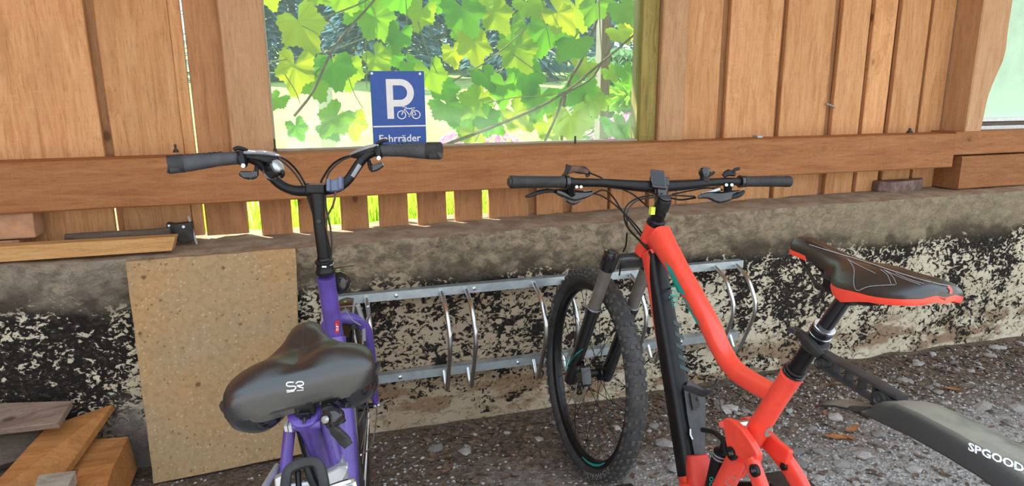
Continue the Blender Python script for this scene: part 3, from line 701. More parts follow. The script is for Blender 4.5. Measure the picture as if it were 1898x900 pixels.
inner = [(797, 484), (838, 484)]+[(838+42*sin(t), 527-43*cos(t)) for t in [pi*k/12 for k in range(1, 12)]]+[(838, 570), (797, 570)]
flat('letter_p', 'sign_white', [[(758, 447), (797, 447), (797, 683), (758, 683)]]+[[o0, o1, i1, i0] for o0, o1, i0, i1 in [((797+ (840-797)*1, 447), (797, 447), (838, 484), (797, 484)), ((797, 610), (840, 610), (797, 570), (838, 570))]]+[[(840+80*sin(a0), 528.5-81.5*cos(a0)), (840+80*sin(a1), 528.5-81.5*cos(a1)), (838+42*sin(a1), 527-43*cos(a1)), (838+42*sin(a0), 527-43*cos(a0))] for a0, a1 in [(pi*k/16, pi*(k+1)/16) for k in range(16)]])
def arc(cx, cy, r, a0, a1, n=24): return [(cx+r*cos(a0+(a1-a0)*k/n), cy+r*sin(a0+(a1-a0)*k/n)) for k in range(n+1)]
strip('bicycle_symbol', 'sign_white', [arc(842, 660, 24, 0, 2*pi), arc(928, 660, 24, 0, 2*pi), [(842, 660), (863, 622), (912, 624)], [(866, 632), (890, 664), (928, 660), (908, 622)], [(890, 664), (912, 620)], [(856, 612), (872, 614), (860, 634)], [(848, 612), (858, 612)], [(900, 620), (922, 620)], [(884, 672), (896, 658)]], 6)
strip('dividing_line', 'sign_white', [[(672, 728), (984, 728)]], 9)
geo = text_geo('Fahrräder', bold=.012, res=2)
mb = MB(); add_mapped(mb, geo, lambda x, y: (SX(704+x*248), ys-.0004, SZ(823-y*44))); mb.build('lettering', M['sign_white'], sgn, smooth=0)
for a, b in ((680, 414), (960, 416)):
    mb = MB(); mb.lathe((SX(a), ys, SZ(b)), (0, -1, 0), [(0, .005), (.001, .005), (.0018, .003)], n=12); mb.build('rivet', M['white'], sgn)

# ------------------------------------------------------------------ bicycle frames of reference
class Bike:
    """local axes: a forward along the bicycle, w to its right, z up in its leaning plane; origin where the front tyre meets the ground"""
    def __init__(s, hub, heading, lean, r):
        h, L = radians(heading), radians(lean)
        s.u = Vector((sin(h), cos(h), 0)); n = Vector((cos(h), -sin(h), 0))
        s.v = Vector((0, 0, cos(L)))+n*sin(L); s.n = n*cos(L)-Vector((0, 0, sin(L))); s.o = hub-s.v*r
    def __call__(s, a, w, z): return s.o+s.u*a+s.n*w+s.v*z
    def px(s, x, y, w=0.0):
        d = ray(x, y); o = s.o+s.n*w; p = CAM+d*(((o-CAM).dot(s.n))/d.dot(s.n)); return p
    def loc(s, p): v = p-s.o; return (v.dot(s.u), v.dot(s.n), v.dot(s.v))

def spoke_wheel(B, parent, name, hub, R, tw, tyre_mat, rim_mat, knobs, n_spokes, rim_d=.016):
    """wheel about hub (a, w, z): tyre outer radius R, tyre width tw"""
    c = B(*hub); U, V, N = B.u, B.v, B.n
    def P(t, r, w): return c+(U*cos(t)+V*sin(t))*r+N*w
    Rr = R-tw*.86                           # bead seat radius
    hubm = MB(); hubm.lathe(c-N*.052, N, [(0, .008), (.012, .008), (.014, .027), (.020, .027), (.024, .014), (.080, .014), (.084, .027), (.090, .027), (.092, .008), (.104, .008)], n=20)
    wheel = hubm.build(name, M['black'], parent)
    mb = MB(); k = 72; rings = []
    for i in range(k):
        t = 2*pi*i/k; sec = []
        for j in range(14):
            th = 2*pi*j/14; sec.append(P(t, R-tw*.46+tw*.46*cos(th)*(1.0 if cos(th) > 0 else .86), tw*.5*sin(th)))
        rings.append(sec)
    mb.ring_mesh(rings, closed=True); tyre = mb.build('tyre', M[tyre_mat], wheel)
    mb = MB(); rings = []
    for i in range(k):
        t = 2*pi*i/k
        rings.append([P(t, Rr+.006, -.015), P(t, Rr+.006, .015), P(t, Rr-rim_d, .012), P(t, Rr-rim_d-.006, 0), P(t, Rr-rim_d, -.012)])
    mb.ring_mesh(rings, closed=True); rim = mb.build('rim', M[rim_mat], wheel)
    for i in range(n_spokes):
        t = 2*pi*i/n_spokes; sd = .038 if i % 2 else -.038; cr = (.9 if (i//2) % 2 else -.9)
        mb = MB(); mb.cyl(P(t+cr, .025, sd), P(t, Rr-rim_d, sd*.1), .0011, n=5); mb.build('spoke', M['black' if knobs else 'chrome'], wheel)
    if knobs:
        mb = MB(); n = 62
        def knob(t, w, la, lw, h, tilt=0.0):
            # block standing on the tread; the casing falls away to the sides
            f = w/(tw*.5); r0 = R-tw*.46+tw*.46*sqrt(max(0, 1-f*f))-.002; nr = Vector((cos(t), sin(t), 0)); rad = U*cos(t)+V*sin(t); tang = -U*sin(t)+V*cos(t)
            nrm = (rad*sqrt(max(.02, 1-f*f))+N*f).normalized(); sdv = nrm.cross(tang).normalized(); tg = (tang+sdv*tilt).normalized(); b = c+rad*r0+N*w
            q0 = [b+tg*la*x+sdv*lw*y for x, y in ((-1, -1), (1, -1), (1, 1), (-1, 1))]; q1 = [b+nrm*h+tg*la*.8*x+sdv*lw*.8*y for x, y in ((-1, -1), (1, -1), (1, 1), (-1, 1))]
            mb.hexa(q0, q1)
        for i in range(n):
            t = 2*pi*i/n; dt = pi/n
            if i % 2: knob(t, .0085, .0075, .006, .0058); knob(t, -.0085, .0075, .006, .0058)
            else: knob(t, .0115, .006, .0055, .0055, .3); knob(t, -.0115, .006, .0055, .0055, -.3)
            for sg in (-1, 1): knob(t+dt*.6, sg*.0225, .0068, .0045, .0055, .15*sg); knob(t, sg*.0285, .0072, .0036, .0062)
        mb.build('tread_knobs', M['knob'], wheel, smooth=0, kind='stuff')
    return wheel, P, Rr, tyre, rim

# ------------------------------------------------------------------ orange-red mountain bicycle
MR = .345
B = Bike(onZ(1092, 692, .35), -0.8, 3.5, .35)
mtb = thing('mountain_bicycle', 'orange-red and black mountain bicycle with knobbly tyres, front wheel in the rack', 'bicycle', tuple(B(0, 0, 0)))
fw, WP, Rr, tyre, rim = spoke_wheel(B, mtb, 'front_wheel', (0, 0, .352), .353, .060, 'tyre', 'black', True, 28)
spoke_wheel(B, mtb, 'rear_wheel', (-1.375, 0, .335), .335, .060, 'tyre', 'black', True, 28)
# tyre and rim print
def tyre_text(body, t0, t1, r0, h, w, mat, parent, flip=1):
    g = text_geo(body, bold=.01, res=1); mb = MB(); add_mapped(mb, g, lambda x, y: WP(t0+(t1-t0)*x, r0+h*y*flip, w)); return mb.build('lettering', M[mat], parent, smooth=0)
tyre_text('SCHWALBE', radians(-8), radians(30), .317, .014, -.0304, 'grey_print', fw)
tyre_text('SCHWALBE', radians(-142), radians(-104), .317, .013, -.0304, 'grey_print', fw)
mb = MB(); n = 14
for k in range(n):
    a0, a1 = radians(-132+k*2.6), radians(-132+(k+1)*2.6); r0 = Rr-.012; wd = .004+.004*sin(pi*k/n)
    mb.poly([WP(a0, r0, -.0142), WP(a1, r0, -.0142), WP(a1, r0+wd, -.0152), WP(a0, r0+wd, -.0152)])
mb.build('rim_decal', M['teal'], fw, smooth=0, recalc=False)
# disc rotor on the left
mb = MB(); rings = []; cc = B(0, -.048, .35)
def RP(t, r, w): return B(0, w, .35)+(B.u*cos(t)+B.v*sin(t))*r
k = 48; mb.ring_mesh([[RP(2*pi*i/k, r+.0016*sin(i*2.6), w) for r, w in ((.090, -.049), (.090, -.047), (.074, -.047), (.074, -.049))] for i in range(k)], closed=True)
for i in range(6):
    t = 2*pi*i/6; mb.sweep([RP(t, .022, -.048), RP(t+.35, .05, -.048), RP(t+.45, .076, -.048)], (.001, .005), side=B.n, n=4)
mb.build('brake_rotor', M['chrome'], fw, smooth=0)

# steering axis, head angle 65 degrees
SA = Vector((-.4226, .9063)); SF = Vector((.9063, .4226)); H0 = Vector((-.335, .925))     # top of the head tube in (a, z)
def H(t, f=0.0, w=0.0):                      # t along the axis upwards, f forward of it
    q = H0+SA*t+SF*f; return B(q.x, w, q.y)
# fork
fork = MB(); fork.cyl(H(-.135), H(-.105), .026, .024, n=18)
crown = smooth_path([H(-.132, .006, -.062), H(-.122, -.002, -.04), H(-.116, -.010, 0), H(-.122, -.002, .04), H(-.132, .006, .062)], 4)
fork.sweep(crown, [(.019, .020)]*3+[(.017, .018)]*11+[(.019, .020)]*3, side=B.v*.4+B.u, n=12, power=3)
fk = fork.build('suspension_fork', M['crown'], mtb)
AX = Vector((0, .35)); LEGS = {}
def Lg(s, w): q = AX+SA*s+SF*-.004; return B(q.x, w*.955, q.y)
for w in (-.068, .068):
    mb = MB(); mb.lathe(Lg(.462, w), Lg(.54, w)-Lg(.462, w), [(0, .0235), (.004, .0255), (.048, .0250), (.056, .0225), (.058, .017), (.060, .015)], n=20); LEGS[w] = mb.build('crown_cap', M['gloss_black'], fk)
    mb = MB(); mb.lathe(Lg(.514, w), Lg(.53, w)-Lg(.514, w), [(0, .013), (.010, .013), (.012, .010)], n=8); mb.build('top_cap', M['dust'], fk)
    mb = MB(); mb.cyl(Lg(.27, w), Lg(.49, w), .0188, n=20); mb.build('stanchion', M['stanchion'], fk)
    mb = MB(); mb.lathe(Lg(.0, w), Lg(.3, w)-Lg(.0, w), [(-.028, .012), (-.022, .020), (.03, .0225), (.10, .0205), (.28, .0215), (.292, .0235), (.306, .0235), (.31, .019)], n=20); lo = mb.build('lower_leg', M['gloss_black'], fk)
    if w < 0: LOW = lo
    mb = MB(); mb.lathe(Lg(.305, w), Lg(.4, w)-Lg(.3, w), [(0, .0225), (.003, .0225), (.004, .0195)], n=20); mb.build('seal_ring', M['silver'], fk)
mb = MB(); arch = smooth_path([Lg(.285, -.066), Lg(.30, -.06)+B.u*.04, Lg(.33, -.035)+B.u*.055, Lg(.335, 0)+B.u*.058, Lg(.33, .035)+B.u*.055, Lg(.30, .06)+B.u*.04, Lg(.285, .066)], 4)
mb.sweep(arch, (.010, .007), side=B.v, n=10, power=3); mb.build('arch', M['gloss_black'], fk)
mb = MB(); mb.cyl(B(0, -.082, .35), B(0, .082, .35), .0085, n=12); mb.build('axle', M['dust'], fk)
# caliper
mb = MB(); cp = B(-.072, -.052, .375); mb.box(cp, (.030, .022, .017), (B.u*.5+B.v, B.u-B.v*.5, B.n)); mb.cyl(B(-.065, -.078, .40), B(-.065, -.03, .40), .011, n=12); mb.cyl(B(-.085, -.075, .355), B(-.085, -.04, .355), .009, n=12)
mb.build('brake_caliper', M['gloss_black'], fk, smooth=20, bevel=.004)
SK = Skin(LOW)
mb = MB()
for k in range(7):
    x0_, y0_ = 1047+k*3.2, 688-k*5.2
    SK.patch(mb, [(x0_, y0_), (x0_+2, y0_-3), (x0_+9+k, y0_-24+k*2), (x0_+7+k, y0_-21+k*2)], 1, 3)
mb.build('fork_decal', M['teal'], fk, smooth=0, recalc=False)

# main frame: head tube, top tube and seat tube in orange-red
fr = MB()
fr.lathe(H(-.108), H(0)-H(-.108), [(0, .027), (.012, .029), (.03, .0255), (.075, .0245), (.100, .0255), (.108, .0245)], n=22)
TT = [B.px(x, y) for x, y in ((1222, 437), (1248, 482), (1288, 552), (1318, 606), (1333, 639), (1349, 668), (1368, 690), (1392, 706), (1428, 726), (1440, 732))]
TT = smooth_path(TT, 4); kT = len(TT)-1
fr.sweep(TT, [(lerpf([(0, .030), (.15, .024), (.5, .0215), (.75, .021), (1, .018)], i/kT), lerpf([(0, .036), (.15, .026), (.5, .0205), (.75, .0205), (1, .019)], i/kT)) for i in range(kT+1)], side=B.n, n=16, power=2.6)
ST = [B.px(x, y) for x, y in ((1471, 691), (1440, 737), (1408, 788), (1383, 832), (1362, 868))]
fr.sweep(ST, [.0215, .0215, .0225, .024, .026], side=B.n, n=18)
frame = fr.build('frame', M['red'], mtb)
# down tube: orange-red underside with a black upper shell
DTa = [Vector((-.335, .845)), Vector((-.375, .775)), Vector((-.47, .612)), Vector((-.55, .475)), Vector((-.615, .365)), Vector((-.65, .315))]
DTp = smooth_path([B(q.x, 0, q.y) for q in DTa], 4); kD = len(DTp)-1
def dt_prof(i, e=0.0): t = i/kD; return (lerpf([(0, .026), (.2, .026), (.6, .029), (1, .034)], t)+e, lerpf([(0, .034), (.2, .027), (.6, .027), (1, .030)], t)+e)
mb = MB(); mb.sweep(DTp, [dt_prof(i) for i in range(kD+1)], side=B.n, n=24, power=3.2); dtube = mb.build('down_tube', M['red'], mtb)
mb = MB(); rings = []
off = (B.v*.6+ -B.u).normalized()
for i in range(1, kD-2):
    LO = lerpf([(1, .75), (4, .1), (9, -.30)], i)
    t = (DTp[min(i+1, kD)]-DTp[max(i-1, 0)]).normalized(); sd = (B.n-t*B.n.dot(t)).normalized(); up = sd.cross(t)
    if up.dot(Vector((0, 0, 1))) < 0: up = -up
    hw, hh = dt_prof(i, .0012); r = []
    lo_ = -.55
    for j in range(15):
        th = LO+(pi-2*LO)*j/14; c_, s_ = cos(th), sin(th); c_ = math.copysign(abs(c_)**(2/3.2), c_); s_ = math.copysign(abs(s_)**(2/3.2), s_)
        r.append(DTp[i]+sd*(c_*hw)+up*(s_*hh))
    for j in range(14, -1, -1):
        th = LO+(pi-2*LO)*j/14; c_, s_ = cos(th), sin(th); c_ = math.copysign(abs(c_)**(2/3.2), c_); s_ = math.copysign(abs(s_)**(2/3.2), s_)
        r.append(DTp[i]+sd*(c_*(hw-.002))+up*(s_*(hh-.002)))
    rings.append(r)
mb.ring_mesh(rings); shell = mb.build('down_tube_shell', M['black'], mtb, label='black upper shell of the down tube')
# printed marks on the frame
SKd = Skin(shell, dtube, frame)
mb = MB(); SKd.patch(mb, [(1231, 482), (1245, 496), (1272, 548), (1256, 541)], 6, 3)
for q in ([(1264, 549), (1271, 553), (1282, 571), (1275, 566)], [(1272, 567), (1279, 570), (1290, 588), (1283, 583)], [(1283, 585), (1290, 588), (1299, 603), (1292, 599)]): SKd.patch(mb, q, 3, 2)
mb.build('teal_stripe', M['teal'], mtb, smooth=0, recalc=False)
mb = MB(); g = text_geo('SCOTT', bold=.03, res=1); add_mapped(mb, g, lambda x, y: SKd(1239+21*x, 553-4.5*y+x*.6))
sp = smooth_path([(1256, 532), (1248, 529), (1243.5, 533.5), (1247, 538), (1253, 540.5), (1255, 545), (1249, 548), (1242, 546)], 3)
for (ax, ay), (bx, by) in zip([tuple(p) for p in sp], [tuple(p) for p in sp[1:]]):
    SKd.patch(mb, [(ax-.6, ay-1.6), (bx-.6, by-1.6), (bx+.6, by+1.6), (ax+.6, ay+1.6)], 1, 1)
for k in range(5): SKd.patch(mb, [(1243+k*.8, 554+k*3.6), (1257-k*.7, 554.6+k*3.6), (1257-k*.7, 555.8+k*3.6), (1243+k*.8, 555.2+k*3.6)], 2, 1)
mb.build('lettering', M['teal'], mtb, smooth=0, recalc=False)
mb = MB()
for k, (x, y) in enumerate(((1247, 592), (1250, 613), (1252, 634), (1256, 655), (1259, 674))):
    s = 1+k*.05
    SKd.patch(mb, [(x, y), (x+15*s, y+9), (x+17*s, y+17), (x+1, y+8)], 4, 2)
mb.build('faint_stripe', M['teal_dim'], mtb, smooth=0, recalc=False)
mb = MB(); plug = [(1425+6*cos(t)+5*sin(t), 800+3*cos(t)-9*sin(t)) for t in [2*pi*k/18 for k in range(18)]]
for (ax, ay), (bx, by) in zip(plug, plug[1:]+plug[:1]): SKd.patch(mb, [(ax, ay), (bx, by), (bx*.3+1425*.7, by*.3+800*.7), (ax*.3+1425*.7, ay*.3+800*.7)], 1, 2)
mb.build('frame_plug', M['grey_print'], mtb, smooth=0, recalc=False)
# red guard at the bottom bracket
mb = MB(); gp = [B.px(1287, 838, .0)-B.u*.012, B.px(1290, 862, 0)-B.u*.012, B.px(1296, 900, 0)-B.u*.01, B.px(1302, 940, 0)]
mb.sweep(gp, [(.026, .016), (.031, .021), (.034, .024), (.036, .026)], side=B.n, n=16, power=3); mb.build('shock_guard', M['red_matt'], mtb)
bb = B(-.665, 0, .325)
mb = MB(); mb.lathe(bb-B.n*.046, B.n, [(0, .024), (.092, .024)], n=20); mb.build('bottom_bracket', M['red'], mtb)
for w, t in ((-.075, .55), (.075, .55+pi)):
    mb = MB(); e = bb+B.n*w+(B.u*cos(t)-B.v*sin(t))*.165; mb.sweep([bb+B.n*w*.75, bb+B.n*w+(B.u*cos(t)-B.v*sin(t))*.05, e], (.011, .016), side=B.n, n=10, power=3); ca = mb.build('crank_arm', M['black'], mtb)
    mb = MB(); mb.box(e+B.n*math.copysign(.055, w), (.045, .05, .010), (B.u, B.n, B.v)); mb.build('pedal', M['iron'], ca, bevel=.004)
mb = MB(); mb.lathe(bb+B.n*.048, B.n, [(0, .062), (.003, .062), (.0035, .03)], n=34); mb.build('chainring', M['iron'], mtb)
# rear suspension: rocker plates, shock, stays
def plate(name, pts, w0, w1, mat, bev=.003):
    mb = MB(); o = [B.px(x, y, w0) for x, y in pts]; mb.prism(o, B.n*(w1-w0)); return mb.build(name, M[mat], mtb, smooth=0, bevel=bev)
rl = plate('rocker_link', ((1337, 778), (1345, 774), (1356, 779), (1374, 795), (1390, 818), (1403, 842), (1398, 868), (1386, 858), (1370, 846), (1349, 838), (1345, 820), (1342, 800)), -.052, -.036, 'red')
rr = plate('rocker_link', ((1368, 776), (1380, 772), (1394, 780), (1418, 800), (1440, 818), (1462, 836), (1456, 862), (1436, 852), (1420, 836), (1404, 826), (1384, 808), (1372, 792)), .030, .044, 'red')
def bolt(x, y, w, r, parent, mat='black'):
    p = B.px(x, y, w); mb = MB(); mb.lathe(p, -B.n, [(-.008, r), (.0002, r), (.0012, r*.85), (.0004, r*.7), (-.001, r*.4)], n=18); o = mb.build('pivot_bolt', M[mat], parent)
    mb = MB(); mb.lathe(p-B.n*.000, -B.n, [(-.002, r*.35), (.0022, r*.3)], n=8); mb.build('bolt_pin', M['chrome'], o)
bolt(1354, 840, -.0545, .0145, rl); bolt(1396, 872, -.0655, .0125, rl)
mb = MB(); mb.cyl(B.px(1339, 786, -.054), B.px(1341, 786, -.03), .0075, n=14); mb.build('pivot_pin', M['red_matt'], rl)
mb = MB(); mb.cyl(B.px(1345, 790, -.04), B.px(1345, 790, -.04)+B.n*.075, .0095, n=14); mb.build('pivot_axle', M['chrome'], mtb)
def tube_px(name, pts, prof, mat, power=3, n=14):
    mb = MB(); mb.sweep(smooth_path([B.px(x, y, w) for x, y, w in pts], 3), [prof]*((len(pts)-1)*3+1), side=B.n, n=n, power=power); return mb.build(name, M[mat], mtb)
ls = tube_px('seat_stay', ((1392, 852, -.050), (1404, 882, -.052), (1420, 930, -.055), (1440, 1000, -.06)), (.012, .017), 'red')
rs_ = tube_px('seat_stay', ((1412, 804, .044), (1444, 838, .046), (1479, 890, .050), (1512, 960, .058)), (.013, .021), 'red')
mb = MB(); mb.lathe(B.px(1453, 864, .032), -B.n, [(-.002, .008), (.004, .008), (.002, .004)], n=12); mb.build('stay_bolt', M['black'], rs_)
for w in (-.055, .055):
    mb = MB(); mb.sweep([B(-.70, w*.7, .335), B(-.95, w*.9, .32), B(-1.375, w*1.15, .335)], (.011, .016), side=B.n, n=12, power=3); mb.build('chain_stay', M['red'], mtb)
    mb = MB(); mb.sweep([B.loc(B.px(1440, 1000, -.06)) and B(-1.02, w, .46), B(-1.375, w*1.15, .335)], (.010, .014), side=B.n, n=10, power=3); mb.build('stay_end', M['red'], mtb)
st2 = tube_px('seat_tube_strut', ((1372, 842, -.020), (1356, 872, -.020), (1338, 908, -.018), (1320, 950, -.01)), (.020, .022), 'red')
SKs = Skin(st2); mb = MB(); g = text_geo('0', bold=.0, res=3); gv, gf = g
ol = [(1355+7*cos(t)-(3 if sin(t) > 0 else -3), 890+9*sin(t)) for t in [2*pi*k/16 for k in range(16)]]
for (ax, ay), (bx, by) in zip(ol, ol[1:]+ol[:1]): SKs.patch(mb, [(ax, ay), (bx, by), (bx*.82+1355*.18, by*.82+890*.18), (ax*.82+1355*.18, ay*.82+890*.18)], 1, 1)
mb.build('lettering', M['grey_print'], st2, smooth=0, recalc=False)
s0, s1 = B.px(1344, 812, -.004), B.px(1318, 925, -.004); sd_ = s1-s0; L_ = sd_.length
mb = MB(); mb.lathe(s0, sd_, [(0, .007), (.18*L_, .007), (.2*L_, .019), (.30*L_, .019), (.31*L_, .021), (.95*L_, .021), (L_, .012)], n=22); shk = mb.build('rear_shock', M['black'], mtb)
for f in (.23, .28, .33):
    mb = MB(); mb.lathe(s0+sd_*f, sd_, [(0, .0205), (.0035, .0205)], n=22); mb.build('silver_ring', M['silver'], shk)
SKh = Skin(shk); mb = MB()
for cy in (887, 897):
    for k in range(8):
        a0, a1 = 2*pi*k/8, 2*pi*(k+1)/8; SKh.patch(mb, [(1319+4*cos(a0), cy+4.5*sin(a0)), (1319+4*cos(a1), cy+4.5*sin(a1)), (1319+2.4*cos(a1), cy+2.6*sin(a1)), (1319+2.4*cos(a0), cy+2.6*sin(a0))], 1, 1)
mb.build('shock_decal', M['teal'], shk, smooth=0, recalc=False)
# brake hose passing the shock
mb = MB(); mb.tube(smooth_path([B.px(x, y, w) for x, y, w in ((1302, 796, 0), (1322, 800, -.01), (1340, 815, -.02), (1345, 835, -.02))], 4), .006, n=8); mb.build('frame_hose', M['black'], mtb)
# bottle cage on the down tube
SKc = Skin(shell, dtube); cage = MB()
for c4 in (((1271, 708), (1279, 707), (1302, 725), (1265, 724)), ((1265, 724), (1302, 725), (1303, 770), (1271, 770)), ((1271, 770), (1303, 770), (1301, 842), (1284, 842))):
    SKc.patch(cage, c4, 5, 5, .009)
for q_ in [tuple(f_) for f_ in cage.f]: pass
n0 = len(cage.v); cage.v += [tuple(Vector(v_)-FW*-.004) for v_ in cage.v]; cage.f += [tuple(i+n0 for i in f_[::-1]) for f_ in cage.f]; cage.m += cage.m
wing = smooth_path([B.px(x, y, w) for x, y, w in ((1268, 718, -.01), (1284, 722, .0), (1302, 728, .012), (1318, 722, .026), (1328, 707, .034), (1330, 701, .036))], 4)
cage.sweep(wing, [(.004+.007*sin(pi*min(1, .15+.75*i/(len(wing)-1))), .0025) for i in range(len(wing))], side=B.v*.8-B.u*.5, n=8, power=4)
cage.sweep(smooth_path([B.px(x, y, w) for x, y, w in ((1329, 704, .036), (1333, 735, .036), (1338, 768, .030))], 4), (.002, .0016), side=B.v, n=6)
cg = cage.build('bottle_cage', M['dust'], mtb, recalc=False)
mb = MB(); SKc.patch(mb, [(1273, 728), (1284, 724), (1290, 752), (1279, 762)], 4, 4, .0145); mb.build('cage_boss', M['rubber'], cg, recalc=False)
mb = MB(); mb.lathe(SKc(1282, 740, .014), SKc.last[1], [(0, .005), (.003, .005), (.004, .003)], n=12); mb.build('cage_bolt', M['iron'], cg)
mb = MB(); mb.sweep([SKc(1276, 795, .010), SKc(1276, 805, .010), SKc(1280, 814, .010)], .0022, n=6); mb.build('cage_mark', M['white'], cg)
# headset, stem, bars
hs = MB(); hs.lathe(H(-.002), H(.1)-H(-.002), [(0, .025), (.012, .0235), (.016, .0185), (.034, .0185), (.036, .020), (.078, .0205), (.082, .018), (.084, .010)], n=20)
stem = hs.build('stem', M['black'], mtb)
BC = B.px(1221, 343, 0)
mb = MB(); mb.sweep([H(.062), (H(.062)+BC)/2, BC-B.u*.008], [(.019, .019), (.0165, .0165), (.021, .020)], side=B.n, n=14, power=3); mb.box(BC, (.021, .019, .024), (B.n, B.u, B.v)); mb.build('stem_body', M['gloss_black'], stem, smooth=25, bevel=.004)
mb = MB(); mb.lathe(H(.083), H(.1)-H(.08), [(0, .016), (.003, .014), (.0035, .005)], n=16); mb.build('stem_cap', M['dust'], stem)
mb = MB(); mb.lathe(H(.045, -.019, .010), H(.045, -.03, .010)-H(.045, -.019, .010), [(0, .005), (.004, .005)], n=8); mb.build('clamp_bolt', M['chrome'], stem)
mb = MB(); mb.box(H(.045, -.006, -.028), (.006, .010, .006), (B.n, B.v, B.u)); mb.build('yellow_tag', M['yellow'], stem)
dC = (BC-CAM).dot(FW)
def barp(x, y, k): return A(x, y, dC+k)
bl = [barp(x, y, k) for x, y, k in ((1221, 344, 0), (1197, 345, -.008), (1156, 342, -.022), (1115, 338.5, -.042), (1075, 338, -.062), (1046, 337, -.078), (1000, 337, -.104), (947, 337, -.136))]
br = [barp(x, y, k) for x, y, k in ((1221, 344, 0), (1240, 344.5, .010), (1278, 342, .030), (1307, 339, .046), (1336, 336.5, .066), (1376, 336, .094), (1420, 336, .118), (1462, 336, .146))]
hb = MB(); full = smooth_path(bl[::-1]+br[1:], 3); kk = len(full)
hb.tube(full, [lerpf([(0, .0111), (.28, .0111), (.42, .0155), (.58, .0155), (.72, .0111), (1, .0111)], i/(kk-1)) for i in range(kk)], n=14)
bars = hb.build('handlebar', M['black'], mtb)
for pts, sg in ((bl, -1), (br, 1)):
    a_, b_ = pts[-1], pts[5]; d_ = b_-a_; g = MB(); Lg_ = d_.length
    g.lathe(a_-d_*.02, d_, [(0, .012), (.002, .0162), (.012, .0165), (.02, .0155), (.9*Lg_, .0150), (.97*Lg_, .0162), (Lg_, .0162), (Lg_+.002, .012)], n=20); gp_ = g.build('grip', M['rubber'], bars)
    e = MB(); e.lathe(a_-d_*.021, -d_, [(0, .0125), (.003, .011), (.0035, .004)], n=14); e.build('end_plug', M['dust'], gp_)
    g = MB(); g.lathe(b_, d_, [(0, .0175), (.010, .0175)], n=18); g.build('lock_ring', M['gloss_black'], bars)
# left controls: brake lever, lockout shifter above the bar
def P3(*pts, side=None): return [barp(*p) for p in pts]
def ctl(name, mat, pts, prof, parent=None, n=10, power=2.5, k=3, side=None):
    q_ = smooth_path(P3(*pts), k); m = len(q_); pr = prof if not isinstance(prof, list) else [tuple(Vector(prof[min(i//k, len(prof)-1)]).lerp(Vector(prof[min(i//k+1, len(prof)-1)]), (i % k)/k)) for i in range(m)]
    mb = MB(); mb.sweep(q_, pr, side=side or UP, n=n, power=power); return mb.build(name, M[mat], parent or bars)
bk = ctl('brake_lever', 'gloss_black', ((1030, 354, -.06), (1048, 358, -.035), (1064, 362, -.02), (1085, 360, -.012), (1098, 356, -.01)), [(.006, .006), (.014, .010), (.016, .011), (.010, .010), (.006, .006)])
ctl('lever_blade', 'black', ((1032, 354, -.05), (1014, 353, -.055), (995, 357, -.075), (982, 362, -.09), (974, 364, -.095)), [(.004, .006), (.006, .005), (.006, .005), (.005, .004), (.003, .003)], bk)
ctl('lever_clamp', 'black', ((1058, 336, -.066), (1058, 350, -.045), (1060, 360, -.03)), [(.013, .016), (.010, .013), (.010, .010)], bk, side=RT)
ctl('reservoir', 'gloss_black', ((1050, 368, -.02), (1062, 373, -.015), (1076, 368, -.01)), [(.007, .007), (.010, .009), (.006, .006)], bk)
for x in (1069, 1077):
    mb = MB(); c_ = barp(x, 346, -.078); mb.lathe(c_, -FW, [(0, .0042), (.003, .004), (.002, .002)], n=10); mb.build('clamp_screw', M['chrome'], bk)
sh = ctl('shifter', 'rust', ((1050, 320, -.06), (1062, 313, -.055), (1075, 315, -.05), (1090, 319, -.05)), [(.006, .005), (.010, .009), (.010, .010), (.006, .006)])
ctl('shifter_lever', 'black', ((1042, 328, -.07), (1050, 318, -.066), (1054, 306, -.064)), [(.004, .003), (.005, .004), (.008, .005)], sh, side=RT)
ctl('shifter_arm', 'black', ((1071, 312, -.05), (1082, 311, -.05), (1092, 321, -.045), (1086, 326, -.045)), (.005, .005), sh)
# right controls: bell, shifter, brake lever
b0 = barp(1306, 327, .046); mb = MB(); mb.lathe(b0-UP*.002, UP, [(0, .012), (.010, .0165), (.020, .0165), (.025, .014), (.0275, .008), (.028, .002)], n=22); bell = mb.build('bell', M['gloss_black'], bars)
mb = MB(); mb.lathe(b0-UP*.014, UP, [(0, .013), (.012, .013)], n=16); mb.build('bell_base', M['black'], bell)
ctl('bell_striker', 'black', ((1314, 325, .04), (1320, 322, .038), (1324, 318, .037)), (.004, .004), bell)
rb = ctl('brake_lever', 'gloss_black', ((1294, 365, .07), (1312, 362, .07), (1332, 366, .07), (1352, 362, .08), (1372, 356, .09)), [(.005, .005), (.010, .009), (.017, .011), (.014, .010), (.006, .005)])
ctl('lever_blade', 'black', ((1340, 358, .085), (1358, 364, .075), (1372, 360, .07), (1379, 354, .075)), [(.006, .005), (.007, .005), (.007, .005), (.004, .004)], rb)
ctl('lever_body', 'silver', ((1300, 360, .075), (1318, 355, .075), (1334, 350, .075)), (.005, .006), rb)
ctl('lever_clamp', 'black', ((1349, 336, .075), (1349, 348, .085), (1348, 358, .09)), [(.013, .018), (.011, .014), (.010, .010)], rb, side=RT)
for x in (1346, 1356):
    mb = MB(); mb.lathe(barp(x, 342.5, .058), -FW, [(0, .0048), (.003, .0045), (.002, .002)], n=10); mb.build('clamp_screw', M['chrome'], rb)
rsf = ctl('shifter', 'black', ((1341, 326, .075), (1350, 320, .075), (1362, 323, .08)), [(.007, .007), (.010, .009), (.006, .006)])
ctl('shifter_lever', 'black', ((1356, 322, .075), (1361, 315, .07), (1371, 312, .068)), [(.004, .004), (.005, .004), (.004, .003)], rsf)
